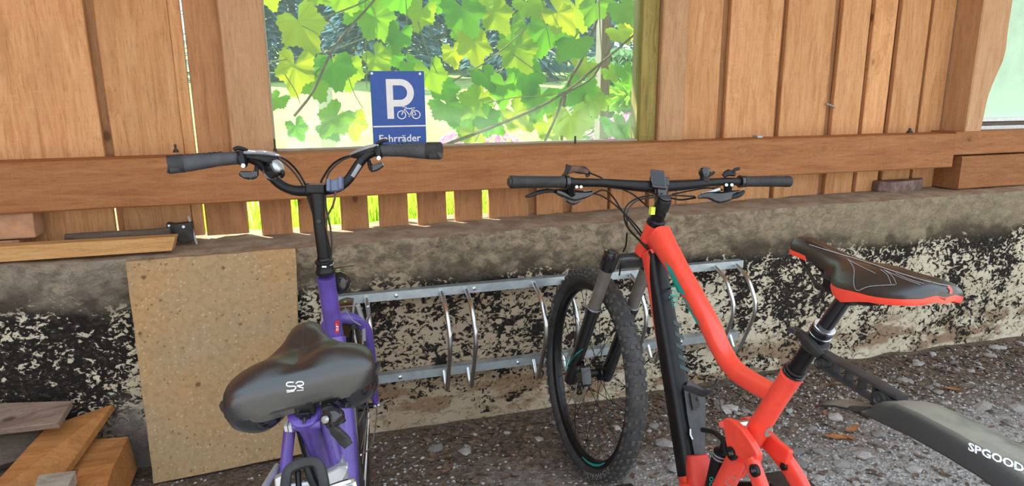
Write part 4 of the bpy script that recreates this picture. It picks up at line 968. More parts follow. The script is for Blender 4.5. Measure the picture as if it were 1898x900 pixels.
# cycle computer
cm = MB(); c_ = barp(1220, 333, -.022); cm.box(c_, (.019, .027, .006), (RT+UP*-.10, UP*.92+FW*.42, FW*.92-UP*.42)); comp = cm.build('cycle_computer', M['gloss_black'], bars, smooth=0, bevel=.003)
cm = MB(); cm.box(c_-(FW*.92-UP*.42)*.0063, (.015, .020, .0006), (RT+UP*-.10, UP*.92+FW*.42, FW*.92-UP*.42)); cm.build('display', M['screen'], comp, smooth=0)
# cables sweeping in front of the head tube
def cable(pts, r=.0024, mat='black', parent=None, name='cable'):
    mb = MB(); mb.tube(smooth_path([A(*p) for p in pts], 5), r, n=7); return mb.build(name, M[mat], parent or mtb)
d0 = dC
cable(((1095, 357, d0), (1120, 365, d0+.06), (1150, 388, d0+.10), (1185, 425, d0+.08), (1200, 455, d0+.04), (1204, 470, d0-.01)))
cable(((1098, 360, d0), (1118, 352, d0+.05), (1135, 363, d0+.09), (1158, 398, d0+.10), (1190, 440, d0+.06), (1206, 468, d0)))
cable(((1290, 366, d0+.07), (1262, 370, d0+.10), (1240, 366, d0+.11), (1205, 362, d0+.12), (1175, 370, d0+.13), (1158, 388, d0+.13), (1160, 415, d0+.10), (1180, 440, d0+.06), (1200, 462, d0)), .0026)
cable(((1288, 364, d0+.07), (1245, 362, d0+.11), (1208, 366, d0+.13), (1180, 372, d0+.13), (1163, 392, d0+.13), (1166, 425, d0+.09), (1192, 450, d0+.04), (1206, 474, d0)), .0026, 'dust')
cable(((1340, 352, d0+.09), (1312, 348, d0+.10), (1280, 353, d0+.11), (1245, 360, d0+.11)), .0024)
cable(((1092, 320, d0-.05), (1112, 328, d0), (1130, 340, d0+.07), (1170, 358, d0+.10), (1195, 378, d0+.07), (1211, 392, d0+.02)), .0024)
cable(((1162, 432, d0+.12), (1160, 455, d0+.16), (1154, 470, d0+.2), (1148, 510, d0+.26)), .0024)
# saddle and post
def saddle(B_, outline, spine, ztop, D, groove, nphi=64, nth=9, off=0.0, e_pow=.62, lean=(0, 0)):
    """padded saddle: outline(a)->half width; spine (a0, a1); ztop(a, w) -> height; D edge drop"""
    pass
def saddle_mesh(F, out, spine, zt, D, mat, parent, nth=9, name='saddle', pz=.55):
    """out: closed list of (a, w); rises from the rim to a padded top along a spine of points"""
    n = len(out); mb = MB()
    rings = []
    for k in range(nth):
        th = (pi/2)*(1-k/(nth-1)*.985); e = sin(th); z = cos(th)**pz if th > 1e-6 else 1.0; r = []
        for a, w in out:
            sa = min(max(a, spine[0]), spine[1]); pa = sa+(a-sa)*e; pw = w*e
            r.append(F(pa, pw, zt(pa, pw)-D(pa)*(1-z)))
        rings.append(r)
    low = [F(a*1.0, w*.93, zt(a, w*.93)-D(a)-.004) for a, w in out]
    base = [F(a, w*.55, zt(a, w)-D(a)+.008) for a, w in out]
    mb.ring_mesh([base, low]+rings, cap=True); return mb.build(name, M[mat], parent, smooth=60)
hw = [(-.812, .012), (-.818, .020), (-.835, .0235), (-.88, .0242), (-.915, .027), (-.938, .034), (-.955, .048), (-.970, .061), (-.99, .068), (-1.02, .070), (-1.065, .066), (-1.10, .055), (-1.118, .040)]
fa = lambda a: -.868+(a+.812)*1.03          # place along the bicycle
ga = lambda a: -.812+(a+.868)/1.03
hwf = smooth_path([Vector((fa(a), w, 0)) for a, w in hw], 3)
out_m = [(p.x, p.y) for p in hwf]+[(fa(-1.121), .02), (fa(-1.122), 0), (fa(-1.121), -.02)]+[(p.x, -p.y) for p in hwf[::-1]]+[(fa(-.808), 0)]
zsd = lambda a, w: .024+.020*(ga(a)+1.12)/.31+smf([(-1.122, .972), (-1.04, .966), (-.95, .956), (-.86, .962), (-.808, .958)], ga(a))-.55*abs(w)**1.5*2.0-(.006*math.exp(-(w/.010)**2) if a < -.92 else 0)
Dm = lambda a: lerpf([(-1.12, .020), (-1.0, .026), (-.9, .030), (-.81, .024)], ga(a))
sad = saddle_mesh(B, out_m, (fa(-1.08), fa(-.83)), zsd, Dm, 'vinyl', mtb)
# orange-red shell under the pad
def rim_band(F, out, zt, D, h0, h1, mat, parent, name, sel, inset=.97):
    mb = MB(); n = len(out); pts = [(a, w) for a, w in out if sel(a, w)]
    rings = []
    for a, w in pts:
        z = zt(a, w*.93)-D(a); rings.append([F(a, w*inset, z+h0(a)), F(a, w*inset*1.01, z+(h0(a)+h1(a))/2), F(a, w*inset*.96, z+h1(a)), F(a, w*inset*.90, z+h1(a)), F(a, w*inset*.90, z+h0(a))])
    mb.ring_mesh(rings); return mb.build(name, M[mat], parent, smooth=40)
rear_sel = lambda a, w: a < -.985
pl_ = [(a, w) for a, w in out_m if ga(a) < -.962]
pl_.sort(key=lambda q_: atan2(q_[1], -(q_[0]-fa(-.965))))
rim_band(B, pl_, zsd, Dm, lambda a: .001, lambda a: lerpf([(-1.12, -.009), (-1.05, -.010), (-1.0, -.022), (-.965, -.010)], ga(a)), 'red', sad, 'saddle_shell', lambda a, w: True, 1.0)
pn = [(a, w) for a, w in out_m if ga(a) > -.875]; pn.sort(key=lambda q_: atan2(q_[1], q_[0]-fa(-.872)))
rim_band(B, pn, zsd, Dm, lambda a: .001, lambda a: -.008, 'red', sad, 'nose_shell', lambda a, w: True, 1.0)
SKS = Skin(sad)
mb = MB()
def line_px(mb, sk, pts, wpx):
    q_ = smooth_path([Vector((x, y, 0)) for x, y in pts], 4)
    for p, r in zip(q_, q_[1:]):
        d = (r-p).normalized(); nx_ = Vector((-d.y, d.x, 0))*wpx/2; sk.patch(mb, [tuple((p+nx_)[:2]), tuple((r+nx_)[:2]), tuple((r-nx_)[:2]), tuple((p-nx_)[:2])], 1, 1)
line_px(mb, SKS, ((1571, 480), (1583, 498), (1583, 525), (1590, 538), (1612, 531), (1660, 528)), 1.2)
line_px(mb, SKS, ((1572, 482), (1600, 496), (1623, 507)), 1.0); line_px(mb, SKS, ((1632, 500), (1645, 510), (1652, 527)), 1.0); line_px(mb, SKS, ((1638, 500), (1654, 512), (1662, 527)), 1.0)
line_px(mb, SKS, ((1642, 502), (1670, 515), (1706, 528)), 1.0); line_px(mb, SKS, ((1660, 507), (1685, 518), (1712, 526)), 1.0)
line_px(mb, SKS, ((1500, 453), (1540, 466), (1600, 484), (1660, 504), (1720, 522), (1760, 530)), 1.4)
mb.build('piping', M['grey_print'], sad, smooth=0, recalc=False)
mb = MB(); line_px(mb, SKS, ((1757, 531), (1762, 537), (1761, 544)), 5); mb.build('red_mark', M['red'], sad, smooth=0, recalc=False)
mb = MB(); g = text_geo('syncros', bold=.02, res=1, shear=.2); add_mapped(mb, g, lambda x, y: SKS(1494+x*32, 452-5.5*y+x*11, .0012)); mb.build('lettering', M['black'], sad, smooth=0, recalc=False)
for w in (-.022, .022):
    mb = MB(); mb.tube(smooth_path([B(fa(-.835), w*.4, .966), B(fa(-.875), w*.8, .940), B(fa(-.91), w, .926), B(fa(-1.0), w, .924), B(fa(-1.05), w*1.3, .945)], 4), .0036, n=8); mb.build('rail', M['iron'], sad)
pc = B.px(1572, 545, 0)
pp = [B.px(1468, 695, 0), B.px(1500, 648, 0), B.px(1528, 605, 0), B.px(1570, 546, 0)]
mb = MB(); mb.cyl(pp[0], B.px(1516, 624, 0), .0162, n=20); post = mb.build('seat_post', M['black'], mtb)
mb = MB(); mb.cyl(B.px(1516, 624, 0), pp[3], .0136, n=20); mb.build('upper_post', M['gloss_black'], post)
ax_ = pp[3]-pp[0]
for (x, y), r, h, mt in (((1466, 697), .0225, .006, 'red'), ((1470, 691), .0222, .007, 'gloss_black'), ((1474, 686), .020, .005, 'iron'), ((1519, 619), .0212, .004, 'chrome'), ((1521, 616), .0205, .012, 'gloss_black'), ((1527, 607), .0205, .004, 'chrome')):
    mb = MB(); mb.lathe(B.px(x, y, 0), ax_, [(0, r*.95), (.001, r), (h-.001, r), (h, r*.93)], n=24); mb.build('collar', M[mt], post)
mb = MB(); mb.sweep([pc-ax_.normalized()*.01, pc+ax_.normalized()*.012], [(.016, .02), (.024, .024)], side=B.n, n=12, power=4); mb.box(pc+B.v*.014+B.u*.004, (.030, .028, .010), (B.u, B.n, B.v)); mb.build('saddle_clamp', M['black'], post, smooth=25, bevel=.003)
mb = MB(); mb.box(pc+B.v*.016+B.u*.012-B.n*.02, (.026, .005, .012), (B.u+B.v*.3, B.n, B.v)); mb.build('clamp_plate', M['dust'], post, smooth=0, bevel=.002)
# mudguard clipped to the seat post
clampc = B.px(1511, 636, 0)
mb = MB(); mb.lathe(clampc-ax_.normalized()*.010, ax_, [(0, .0225), (.002, .0245), (.018, .0245), (.020, .0225)], n=24); mg = mb.build('mudguard', M['dust'], mtb, label='black plastic mudguard with white lettering on its side')
mb = MB(); mb.sweep([B.px(1474, 612, -.022), B.px(1488, 622, -.024), B.px(1504, 640, -.026), B.px(1522, 660, -.022)], [(.006, .007), (.009, .008), (.010, .009), (.008, .008)], side=B.v, n=10, power=3); mb.build('strap', M['rubber'], mg)
mb = MB(); mb.box(B.px(1474, 612, -.022), (.010, .010, .005), (B.u, B.n, B.v)); mb.build('strap_tab', M['dust'], mg, bevel=.002)
for nm, pts, pr in (('upper_bar', ((-.955, 0, .800), (-.985, -.008, .806), (-1.07, -.010, .803), (-1.158, -.012, .799)), (.0135, .0035)), ('lower_bar', ((-.985, -.012, .787), (-1.007, -.014, .782), (-1.06, -.014, .778), (-1.118, -.014, .774)), (.0105, .003))):
    mb = MB(); mb.sweep([B(*q_) for q_ in pts], pr, side=B.n, n=8, power=5); mb.build(nm, M['dust'], mg, smooth=30)
mb = MB()
for a_ in (-1.02, -1.05, -1.08, -1.11):
    mb = MB(); mb.box(B(a_, -.012, .790), (.003, .008, .013), (B.u, B.n, B.v)); mb.build('web', M['rubber'], mg, smooth=0)
for a_, z_, w0, w1, r_ in ((-.993, .790, -.026, .006, .0115), (-1.129, .783, -.030, .014, .0145)):
    mb = MB(); mb.lathe(B(a_, w0, z_), B.n, [(0, r_*.9), (.003, r_), (w1-w0-.003, r_), (w1-w0, r_*.9)], n=20); kb = mb.build('hinge', M['rubber'], mg)
    mb = MB(); mb.lathe(B(a_, w0+.001, z_), -B.n, [(0, .0062), (.003, .0055), (.0015, .0035)], n=12); mb.build('hinge_bolt', M['dust'], kb)
mb = MB(); mb.prism([B(a_, -.024, z_) for a_, z_ in ((-1.108, .766), (-1.118, .792), (-1.135, .798), (-1.152, .790), (-1.156, .770))], B.n*.036); mb.build('hinge_block', M['rubber'], mg, smooth=0, bevel=.003)
rings = []
for a_, zr, hwid, drop, dw in ((-1.118, .766, .026, .006, .022), (-1.128, .776, .036, .014, .016), (-1.145, .788, .042, .024, .012), (-1.172, .799, .043, .033, .012), (-1.212, .802, .043, .032, .013), (-1.272, .802, .043, .031, .014), (-1.321, .799, .043, .030, .014), (-1.40, .788, .043, .030, .014), (-1.50, .764, .042, .030, .014), (-1.60, .722, .038, .026, .012), (-1.67, .688, .026, .018, .010)):
    top = [(-hwid-dw, zr-drop), (-hwid-dw*.3, zr-.007), (-hwid*.93, zr), (-hwid*.4, zr+.002), (hwid*.4, zr-.002), (hwid*.93, zr-.008), (hwid+dw*.3, zr-.014), (hwid+dw, zr-drop-.006)]
    rings.append([B(a_, w, z) for w, z in top]+[B(a_, w*.97, z-.003) for w, z in top[::-1]])
mb = MB(); mb.ring_mesh(rings); gb = mb.build('guard_body', M['mudguard'], mg, smooth=25)
rings = []
for a_, zr, hwid in ((-.984, .708, .006), (-.990, .711, .016), (-1.012, .725, .024), (-1.045, .740, .027), (-1.085, .753, .031), (-1.105, .757, .038), (-1.135, .763, .048)):
    rings.append([B(a_, -hwid, zr-.006), B(a_, 0, zr+.002), B(a_, hwid, zr-.006), B(a_, hwid, zr-.010), B(a_, 0, zr-.002), B(a_, -hwid, zr-.010)])
mb = MB(); mb.ring_mesh(rings); mb.build('guard_nose', M['mudguard'], mg, smooth=40)
mb = MB(); mb.sweep([B(-1.088, -.030, .750), B(-1.105, -.036, .757), B(-1.125, -.036, .766)], (.010, .004), side=B.n, n=8, power=3); mb.build('nose_lip', M['dust'], mg)
SKg = Skin(gb); mb = MB(); g = text_geo('SPGOOD°', bold=.035, res=2); add_mapped(mb, g, lambda x, y: SKg(1795+x*112, 834-16*y+x*47, .001)); mb.build('lettering', M['white'], mg, smooth=0, recalc=False)
# ------------------------------------------------------------------ purple city bicycle
K = Bike(onZ(660, 755, .325), 5.2, -2.0, .325)
city = thing('city_bicycle', 'purple city bicycle with a wide black saddle and swept black handlebar', 'bicycle', tuple(K(0, 0, 0)))
B_keep = B; B = K
fwc, KP, KRr, kt, kr = spoke_wheel(K, city, 'front_wheel', (0, 0, .325), .325, .042, 'tyre_brown', 'iron', False, 36, .012)
spoke_wheel(K, city, 'rear_wheel', (-1.085, 0, .325), .325, .042, 'tyre_brown', 'iron', False, 36, .012)
B = B_keep
def kpath(pts, k=4): return smooth_path([K(*p) for p in pts], k)
def ktube(name, pts, r, mat, parent=None, n=14, k=4, power=2.0):
    mb = MB(); q_ = kpath(pts, k); m = len(q_)
    prof = [r]*m if not isinstance(r, list) else [lerpf([(i/(len(r)-1), v) for i, v in enumerate(r)], j/(m-1)) for j in range(m)]
    mb.sweep(q_, prof, side=K.n, n=n, power=power); return mb.build(name, M[mat], parent or city)
# steering axis, 70 degrees
KA, KF = Vector((-.342, .940)), Vector((.940, .342)); K0 = Vector((-.05, .335))
def KH(z, f=0.0, w=0.0): t = (z-.335)/.940; q = K0+KA*t+KF*f; return K(q.x, w, q.y)
# fork: crown, curved legs, front mudguard
mb = MB(); mb.sweep(smooth_path([K(-.172, -.032, .668), K(-.182, -.02, .678), K(-.184, 0, .682), K(-.182, .02, .678), K(-.172, .032, .668)], 4), .016, n=12); fkc = mb.build('fork', M['purple'], city)
for s in (-1, 1):
    ktube('fork_leg', [(-.176, s*.022, .676), (-.160, s*.042, .660), (-.140, s*.060, .622), (-.115, s*.064, .55), (-.075, s*.064, .47), (-.03, s*.062, .40), (0, s*.060, .330)], [.014, .0155, .0155, .0145, .013, .011, .009], 'purple', fkc)
    mb = MB(); mb.lathe(K(0, s*.056, .325), K.n*s, [(0, .011), (.006, .011), (.007, .007), (.016, .007), (.018, .004)], n=10); mb.build('axle_nut', M['chrome'], fkc)
rings = []
for i in range(27):
    t = radians(70+i*5.6); r = .334
    def mp(w, rr): return K(cos(t)*rr, w, .325+sin(t)*rr)
    rings.append([mp(-.026, r-.012), mp(-.022, r+.002), mp(0, r+.008), mp(.022, r+.002), mp(.026, r-.012), mp(.023, r-.012), mp(0, r+.005), mp(-.023, r-.012)])
mb = MB(); mb.ring_mesh(rings); kmg = mb.build('front_mudguard', M['gloss_black'], city, smooth=50)
for s in (-1, 1):
    mb = MB(); mb.tube(smooth_path([K(-.345, s*.026, .36), K(-.25, s*.050, .33), K(-.10, s*.062, .33), K(0, s*.064, .335)], 4), .0022, n=6); mb.build('mudguard_stay', M['chrome'], kmg)
rings = [[K(a, -w, z), K(a-.006, 0, z-.004), K(a, w, z), K(a+.003, w, z), K(a-.003, 0, z-.004), K(a+.003, -w, z)] for a, z, w in ((-.338, .42, .020), (-.352, .33, .024), (-.345, .24, .026), (-.32, .16, .028))]
mb = MB(); mb.ring_mesh(rings); mb.build('mud_flap', M['rubber'], kmg, smooth=40)
# V-brake arms
for s in (-1, 1):
    mb = MB(); mb.sweep([K(-.15, s*.052, .60), K(-.155, s*.055, .65), K(-.16, s*.045, .705)], (.006, .010), side=K.n, n=8, power=4); vb = mb.build('brake_arm', M['silver'], fkc)
    mb = MB(); mb.box(K(-.165, s*.030, .655), (.030, .006, .007), (K.u, K.n, K.v)); mb.build('brake_pad', M['rubber'], vb, bevel=.002)
mb = MB(); mb.tube(smooth_path([K(-.155, .062, .652), K(-.165, .074, .68), K(-.17, .072, .702)], 4), .004, n=8); mb.build('brake_spring', M['chrome'], fkc)
mb = MB(); mb.cyl(K(-.16, -.045, .705), K(-.16, .045, .705), .0016, n=6); mb.build('brake_wire', M['chrome'], fkc)
# frame: head tube, low down tube, seat tube, stays
HTp = [A(604, 512, 1.565), A(611, 560, 1.60), A(621, 625, 1.645), A(624, 642, 1.655)]
mb = MB(); mb.sweep(smooth_path(HTp, 4), [.0215]*13, n=20); kf = mb.build('frame', M['purple'], city)
htd = (HTp[0]-HTp[-1]).normalized()
mb = MB(); mb.lathe(HTp[-1]-htd*.012, htd, [(0, .021), (.003, .0245), (.016, .0245), (.018, .0215)], n=22); mb.build('lower_headset', M['purple'], kf)
DT = [HTp[2]+htd*-.0, (K(-.30, 0, .60)), K(-.42, .0, .44), K(-.55, 0, .315), K(-.66, 0, .275)]
DT[1] = HTp[2].lerp(K(-.42, 0, .44), .45)
mb = MB(); mb.sweep(smooth_path(DT, 5), [(.026, .030)]*21, side=K.n, n=20); kd = mb.build('down_tube', M['purple'], city)
SC_ = A(569, 780, .965)                                   # seat cluster
SB = K(-.665, 0, .275)
mb = MB(); mb.sweep([SC_+(SC_-SB).normalized()*.022, SC_, SC_.lerp(SB, .5), SB], [.0185, .0185, .019, .021], n=20); kst = mb.build('seat_tube', M['purple'], city)
dS = (SC_-SB).normalized()
for s in (-1, 1):
    p0 = SC_-dS*.012+K.n*(s*.026); mb = MB()
    mb.tube(smooth_path([p0, p0.lerp(K(-1.085, s*.068, .345), .25)+K.n*s*.008, p0.lerp(K(-1.085, s*.068, .345), .6)+K.n*s*.006, K(-1.085, s*.068, .345)], 4), [.0088]*13, n=12); sy = mb.build('seat_stay', M['purple'], kf)
    mb = MB(); mb.sweep([SB+K.n*s*.02, K(-.85, s*.05, .30), K(-1.085, s*.068, .335)], .010, side=K.n, n=12); mb.build('chain_stay', M['purple'], kf)
    if s < 0:
        mb = MB(); c_ = p0.lerp(K(-1.085, s*.068, .345), .26)+K.n*s*.008; mb.lathe(c_, p0-K(-1.085, s*.068, .345), [(0, .0098), (.003, .0098)], n=12); mb.cyl(c_+K.n*.008, c_+K.n*.026, .0025, n=6); mb.build('cable_tie', M['black'], sy)
mb = MB(); mb.tube(smooth_path([SC_-dS*.012+K.n*-.012-K.u*.015, SC_-dS*.08+K.n*-.010-K.u*.028, SC_-dS*.16+K.n*-.002-K.u*.03], 4), .0032, n=8); mb.build('cable', M['black'], city)
mb = MB(); mb.lathe(SB-K.n*.036, K.n, [(0, .021), (.072, .021)], n=18); kbb = mb.build('bottom_bracket', M['silver'], city)
for s, t in ((-1, .9), (1, .9+pi)):
    e = SB+K.n*s*.07+(K.u*cos(t)-K.v*sin(t))*.165; mb = MB(); mb.sweep([SB+K.n*s*.045, e], (.008, .013), side=K.n, n=8, power=4); ca = mb.build('crank_arm', M['silver'], kbb)
    mb = MB(); mb.box(e+K.n*s*.055, (.040, .048, .011), (K.u, K.n, K.v)); mb.build('pedal', M['black'], ca, bevel=.003)
mb = MB(); mb.lathe(SB+K.n*.042, K.n, [(0, .085), (.003, .085), (.004, .03)], n=36); mb.build('chainring', M['iron'], kbb)
# seat clamp with quick release
mb = MB(); mb.lathe(SC_+dS*.010, dS, [(0, .0225), (.002, .024), (.016, .024), (.018, .022)], n=22); mb.build('seat_lug', M['purple'], kst)
mb = MB(); mb.cyl(A(543, 789, .94), A(594, 785, .945), .0065, n=12); clb = mb.build('clamp_bolt', M['purple'], kst)
for k in range(2):
    mb = MB(); mb.cyl(A(544-k*8, 789+k*.5, .94), A(538-k*8, 789.5+k*.5, .94), .0085 if k else .0095, n=6); mb.build('clamp_nut', M['silver'], clb)
mb = MB(); mb.box(A(567, 776, .942), (.004, .008, .018), (K.u, K.n, dS)); mb.build('clamp_slot', M['black'], kst, bevel=.002)
qh = A(603, 774, .925)
mb = MB(); mb.lathe(qh+K.n*.010, -K.n*.6-K.u*.7+K.v*.3, [(-.014, .010), (-.008, .0135), (.006, .0135), (.011, .010), (.012, .005)], n=20); qr = mb.build('quick_release', M['gloss_black'], kst)
mb = MB(); mb.lathe(qh+K.n*.002-K.u*.011+K.v*.003, -K.n*.6-K.u*.7+K.v*.3, [(0, .0055), (.004, .005), (.0045, .0025)], n=12); mb.build('screw', M['silver'], qr)
mb = MB(); mb.sweep(smooth_path([A(598, 762, .935), A(614, 757, .94), A(628, 768, .945), A(634, 782, .94)], 3), (.005, .006), side=K.u, n=8); mb.build('cable_loop', M['black'], qr)
mb = MB(); mb.sweep(smooth_path([A(612, 786, .93), A(622, 798, .935), A(636, 812, .94), A(646, 826, .94)], 3), [(.006, .005)]*3+[(.0085, .005)]*5+[(.007, .004)]*2, side=RT, n=10, power=3); mb.build('lever', M['rubber'], qr)
# print on the tubes
SKk = Skin(kf, kd, kst); mb = MB()
SKk.patch(mb, [(621, 594), (628, 593), (628, 616), (621, 617)], 3, 3); mb.build('badge', M['reflector_red'], kf, smooth=0, recalc=False)
mb = MB(); g = text_geo('SL', bold=.02, res=1); add_mapped(mb, g, lambda x, y: SKk(622.5+y*4.5, 613-x*14, .0014)); mb.build('lettering', M['white'], kf, smooth=0, recalc=False)
mb = MB(); g = text_geo('BIKE', bold=.02, res=1); add_mapped(mb, g, lambda x, y: SKk(629.5+y*6, 782-x*38, .0012)); mb.build('lettering', M['grey_print'], kd, smooth=0, recalc=False)
# bottle-shaped headlamp, steerer, stem
mb = MB(); hl = A(628, 524, 1.64); mb.lathe(hl-K.u*.02, K.u, [(0, .006), (.002, .018), (.010, .026), (.03, .030), (.045, .029), (.05, .026)], n=22); lamp = mb.build('headlamp', M['gloss_black'], city)
mb = MB(); mb.lathe(hl+K.u*.029, K.u, [(0, .026), (.003, .020)], n=20); mb.build('lens', M['screen'], lamp)
mb = MB(); mb.cyl(hl-K.n*.03-K.u*.02, hl, .006, n=8); mb.build('lamp_bracket', M['black'], lamp)
sp_ = [A(588, 352, 1.530), A(592, 410, 1.535), A(597, 450, 1.545), A(602, 490, 1.56)]
mb = MB(); mb.sweep(smooth_path(sp_, 3), [(.0185, .020), (.0165, .018), (.0145, .015), (.0138, .0138), (.0138, .0138), (.0138, .0138), (.0138, .0138), (.0138, .0138), (.0138, .0138), (.0138, .0138)], side=RT, n=18, power=2.6); kstem = mb.build('stem', M['black'], city)
mb = MB(); mb.box(A(588, 350, 1.530), (.0225, .0125, .022), (RT, UP, FW)); mb.build('bar_clamp', M['black'], kstem, smooth=0, bevel=.004)
mb = MB(); mb.sweep([A(574, 341.5, 1.512), A(602, 341, 1.512)], (.003, .005), side=UP, n=6); mb.build('clamp_edge', M['chrome'], kstem)
mb = MB(); mb.lathe(A(591, 410, 1.518), -FW, [(0, .0055), (.002, .005), (.0025, .003)], n=12); mb.build('stem_bolt', M['iron'], kstem)
mb = MB(); up_ = (sp_[2]-sp_[3]).normalized()
mb.lathe(A(603.5, 506, 1.563), up_, [(0, .0225), (.006, .0235), (.012, .020), (.016, .0195), (.026, .0195), (.028, .022), (.032, .022), (.034, .017), (.040, .0155)], n=22); khs = mb.build('headset', M['black'], kstem)
mb = MB(); mb.lathe(A(602, 489, 1.56), up_, [(-.001, .0215), (.002, .0215), (.003, .015)], n=22); mb.build('lock_nut', M['silver'], khs)
mb = MB(); mb.box(A(601, 494, 1.535), (.005, .0018, .001), (RT, UP, FW)); mb.build('mark', M['white'], khs, smooth=0)
# swept handlebar
kl = [(588, 351, 1.530), (560, 353.5, 1.530), (540, 351, 1.528), (520, 342, 1.524), (503, 326, 1.517), (489, 309, 1.508), (473, 297, 1.497), (455, 292, 1.485), (440, 293, 1.475), (380, 298, 1.450), (316, 303, 1.420)]
kr_ = [(588, 351, 1.530), (612, 350, 1.532), (630, 345, 1.534), (645, 333, 1.537), (657, 316, 1.54), (668, 300, 1.543), (680, 288, 1.545), (694, 281, 1.546), (709, 278.5, 1.545), (760, 278, 1.53), (813, 278, 1.505)]
fb = smooth_path([A(*p) for p in kl[::-1]+kr_[1:]], 4); mb = MB(); mb.tube(fb, [lerpf([(0, .011), (.38, .0112), (.46, .0128), (.54, .0128), (.62, .0112), (1, .011)], i/(len(fb)-1)) for i in range(len(fb))], n=16); kb_ = mb.build('handlebar', M['black'], city)
def kgrip(p_end, p_in, sg):
    a_, b_ = A(*p_end), A(*p_in); d_ = b_-a_; L_ = d_.length; d_.normalize(); mb = MB(); rings = []
    sec = [(0, .0150, .0175), (.003, .0165, .0195), (.02, .0165, .0190), (.045, .0160, .0180), (.09, .0150, .0155), (.5*L_+.02, .0148, .0150), (L_-.01, .0145, .0145), (L_, .0145, .0145)]
    sd = UP-d_*UP.dot(d_); sd.normalize()
    mb.sweep([a_+d_*h-sd*(b-.015)*.5 for h, w, b in sec], [(b, w) for h, w, b in sec], side=sd, n=20, power=2.3); gp = mb.build('grip', M['grip_grey'], kb_)
    mb = MB(); ee = a_+d_*.0; mb.sweep([ee-d_*.0015-sd*.0012, ee+d_*.030-sd*.0012], [(.0198, .0168), (.0196, .0168)], side=sd, n=20, power=2.3); mb.build('grip_cap', M['rubber'], gp)
    mb = MB()
    for k in range(7):
        h = .040+k*.011; c_ = a_+d_*h+sd*.0158; mb.sweep([c_-d_*.006-FW*.008-sd*.002, c_+sd*.001, c_+d_*.008+FW*.010-sd*.002], (.0008, .0016), n=4)
    mb.build('grip_ribs', M['rubber'], gp)
    mb = MB(); mb.lathe(b_, d_, [(0, .0155), (.010, .0155)], n=18); mb.build('grip_collar', M['black'], kb_)
kgrip((312, 304, 1.420), (440, 292.5, 1.475), -1); kgrip((815, 278, 1.503), (709, 278.5, 1.545), 1)
def kctl(name, mat, pts, prof, parent=None, n=10, power=2.5, side=None, k=3):
    q_ = smooth_path([A(*p) for p in pts], k); mb = MB(); m = len(q_)
    pr = prof if not isinstance(prof, list) else [tuple(Vector(prof[min(i//k, len(prof)-1)]).lerp(Vector(prof[min(i//k+1, len(prof)-1)]), (i % k)/k)) for i in range(m)]
    mb.sweep(q_, pr, side=side or UP, n=n, power=power); return mb.build(name, M[mat], parent or kb_)
# left lever unit
lu = kctl('brake_lever', 'silver', ((446, 284, 1.47), (462, 283, 1.475), (485, 283, 1.48), (505, 286, 1.49), (520, 290, 1.50)), [(.003, .008), (.005, .014), (.006, .016), (.005, .013), (.003, .007)])
kctl('lever_body', 'black', ((455, 289, 1.475), (478, 291, 1.485), (500, 296, 1.495), (517, 296, 1.50)), [(.006, .009), (.009, .012), (.012, .012), (.006, .008)], lu)
kctl('lever_tip', 'black', ((433, 277, 1.46), (441, 274, 1.462), (452, 276, 1.468), (460, 279, 1.472)), [(.004, .007), (.005, .008), (.0045, .008), (.003, .006)], lu)
for p in ((468, 280.5, 1.468), (488, 281, 1.474), (512, 287, 1.488)):
    mb = MB(); mb.box(A(*p), (.009, .0016, .006), (RT-UP*.15, UP, FW)); mb.build('lever_plate', M['chrome'], lu, smooth=0, bevel=.001)
kctl('lever_clamp', 'black', ((449, 285, 1.475), (450, 297, 1.47), (452, 306, 1.465)), [(.010, .016), (.011, .017), (.007, .009)], lu, side=RT)
mb = MB(); mb.lathe(A(451.5, 307, 1.452), -FW, [(0, .0055), (.003, .005), (.0035, .002)], n=14); mb.build('clamp_screw', M['chrome'], lu)
kctl('shift_paddle', 'gloss_black', ((445, 321, 1.45), (455, 324, 1.45), (466, 325, 1.45), (474, 321, 1.455), (476, 308, 1.47)), [(.005, .005), (.009, .006), (.010, .006), (.008, .006), (.004, .004)], lu)
# bell
bc = A(509, 312, 1.485); bx_ = (RT*.82+UP*.42-FW*.38).normalized(); mb = MB()
mb.lathe(bc-bx_*.014, bx_, [(-.004, .014), (0, .0185), (.022, .0200), (.025, .017)], n=22); kbell = mb.build('bell', M['gloss_black'], kb_)
mb = MB(); mb.lathe(bc+bx_*.011, bx_, [(0, .0165), (.004, .0150), (.007, .010), (.0075, .003)], n=22); mb.build('bell_dome', M['silver'], kbell)
mb = MB(); mb.lathe(bc-bx_*.015, bx_, [(-.004, .0195), (.000, .0195)], n=22); mb.build('bell_rim', M['chrome'], kbell)
kctl('bell_clamp', 'black', ((498, 312, 1.50), (502, 326, 1.515), (500, 334, 1.515)), (.007, .006), kbell)
kctl('bell_striker', 'black', ((522, 316, 1.475), (526, 322, 1.475), (521, 328, 1.48)), (.004, .003), kbell)
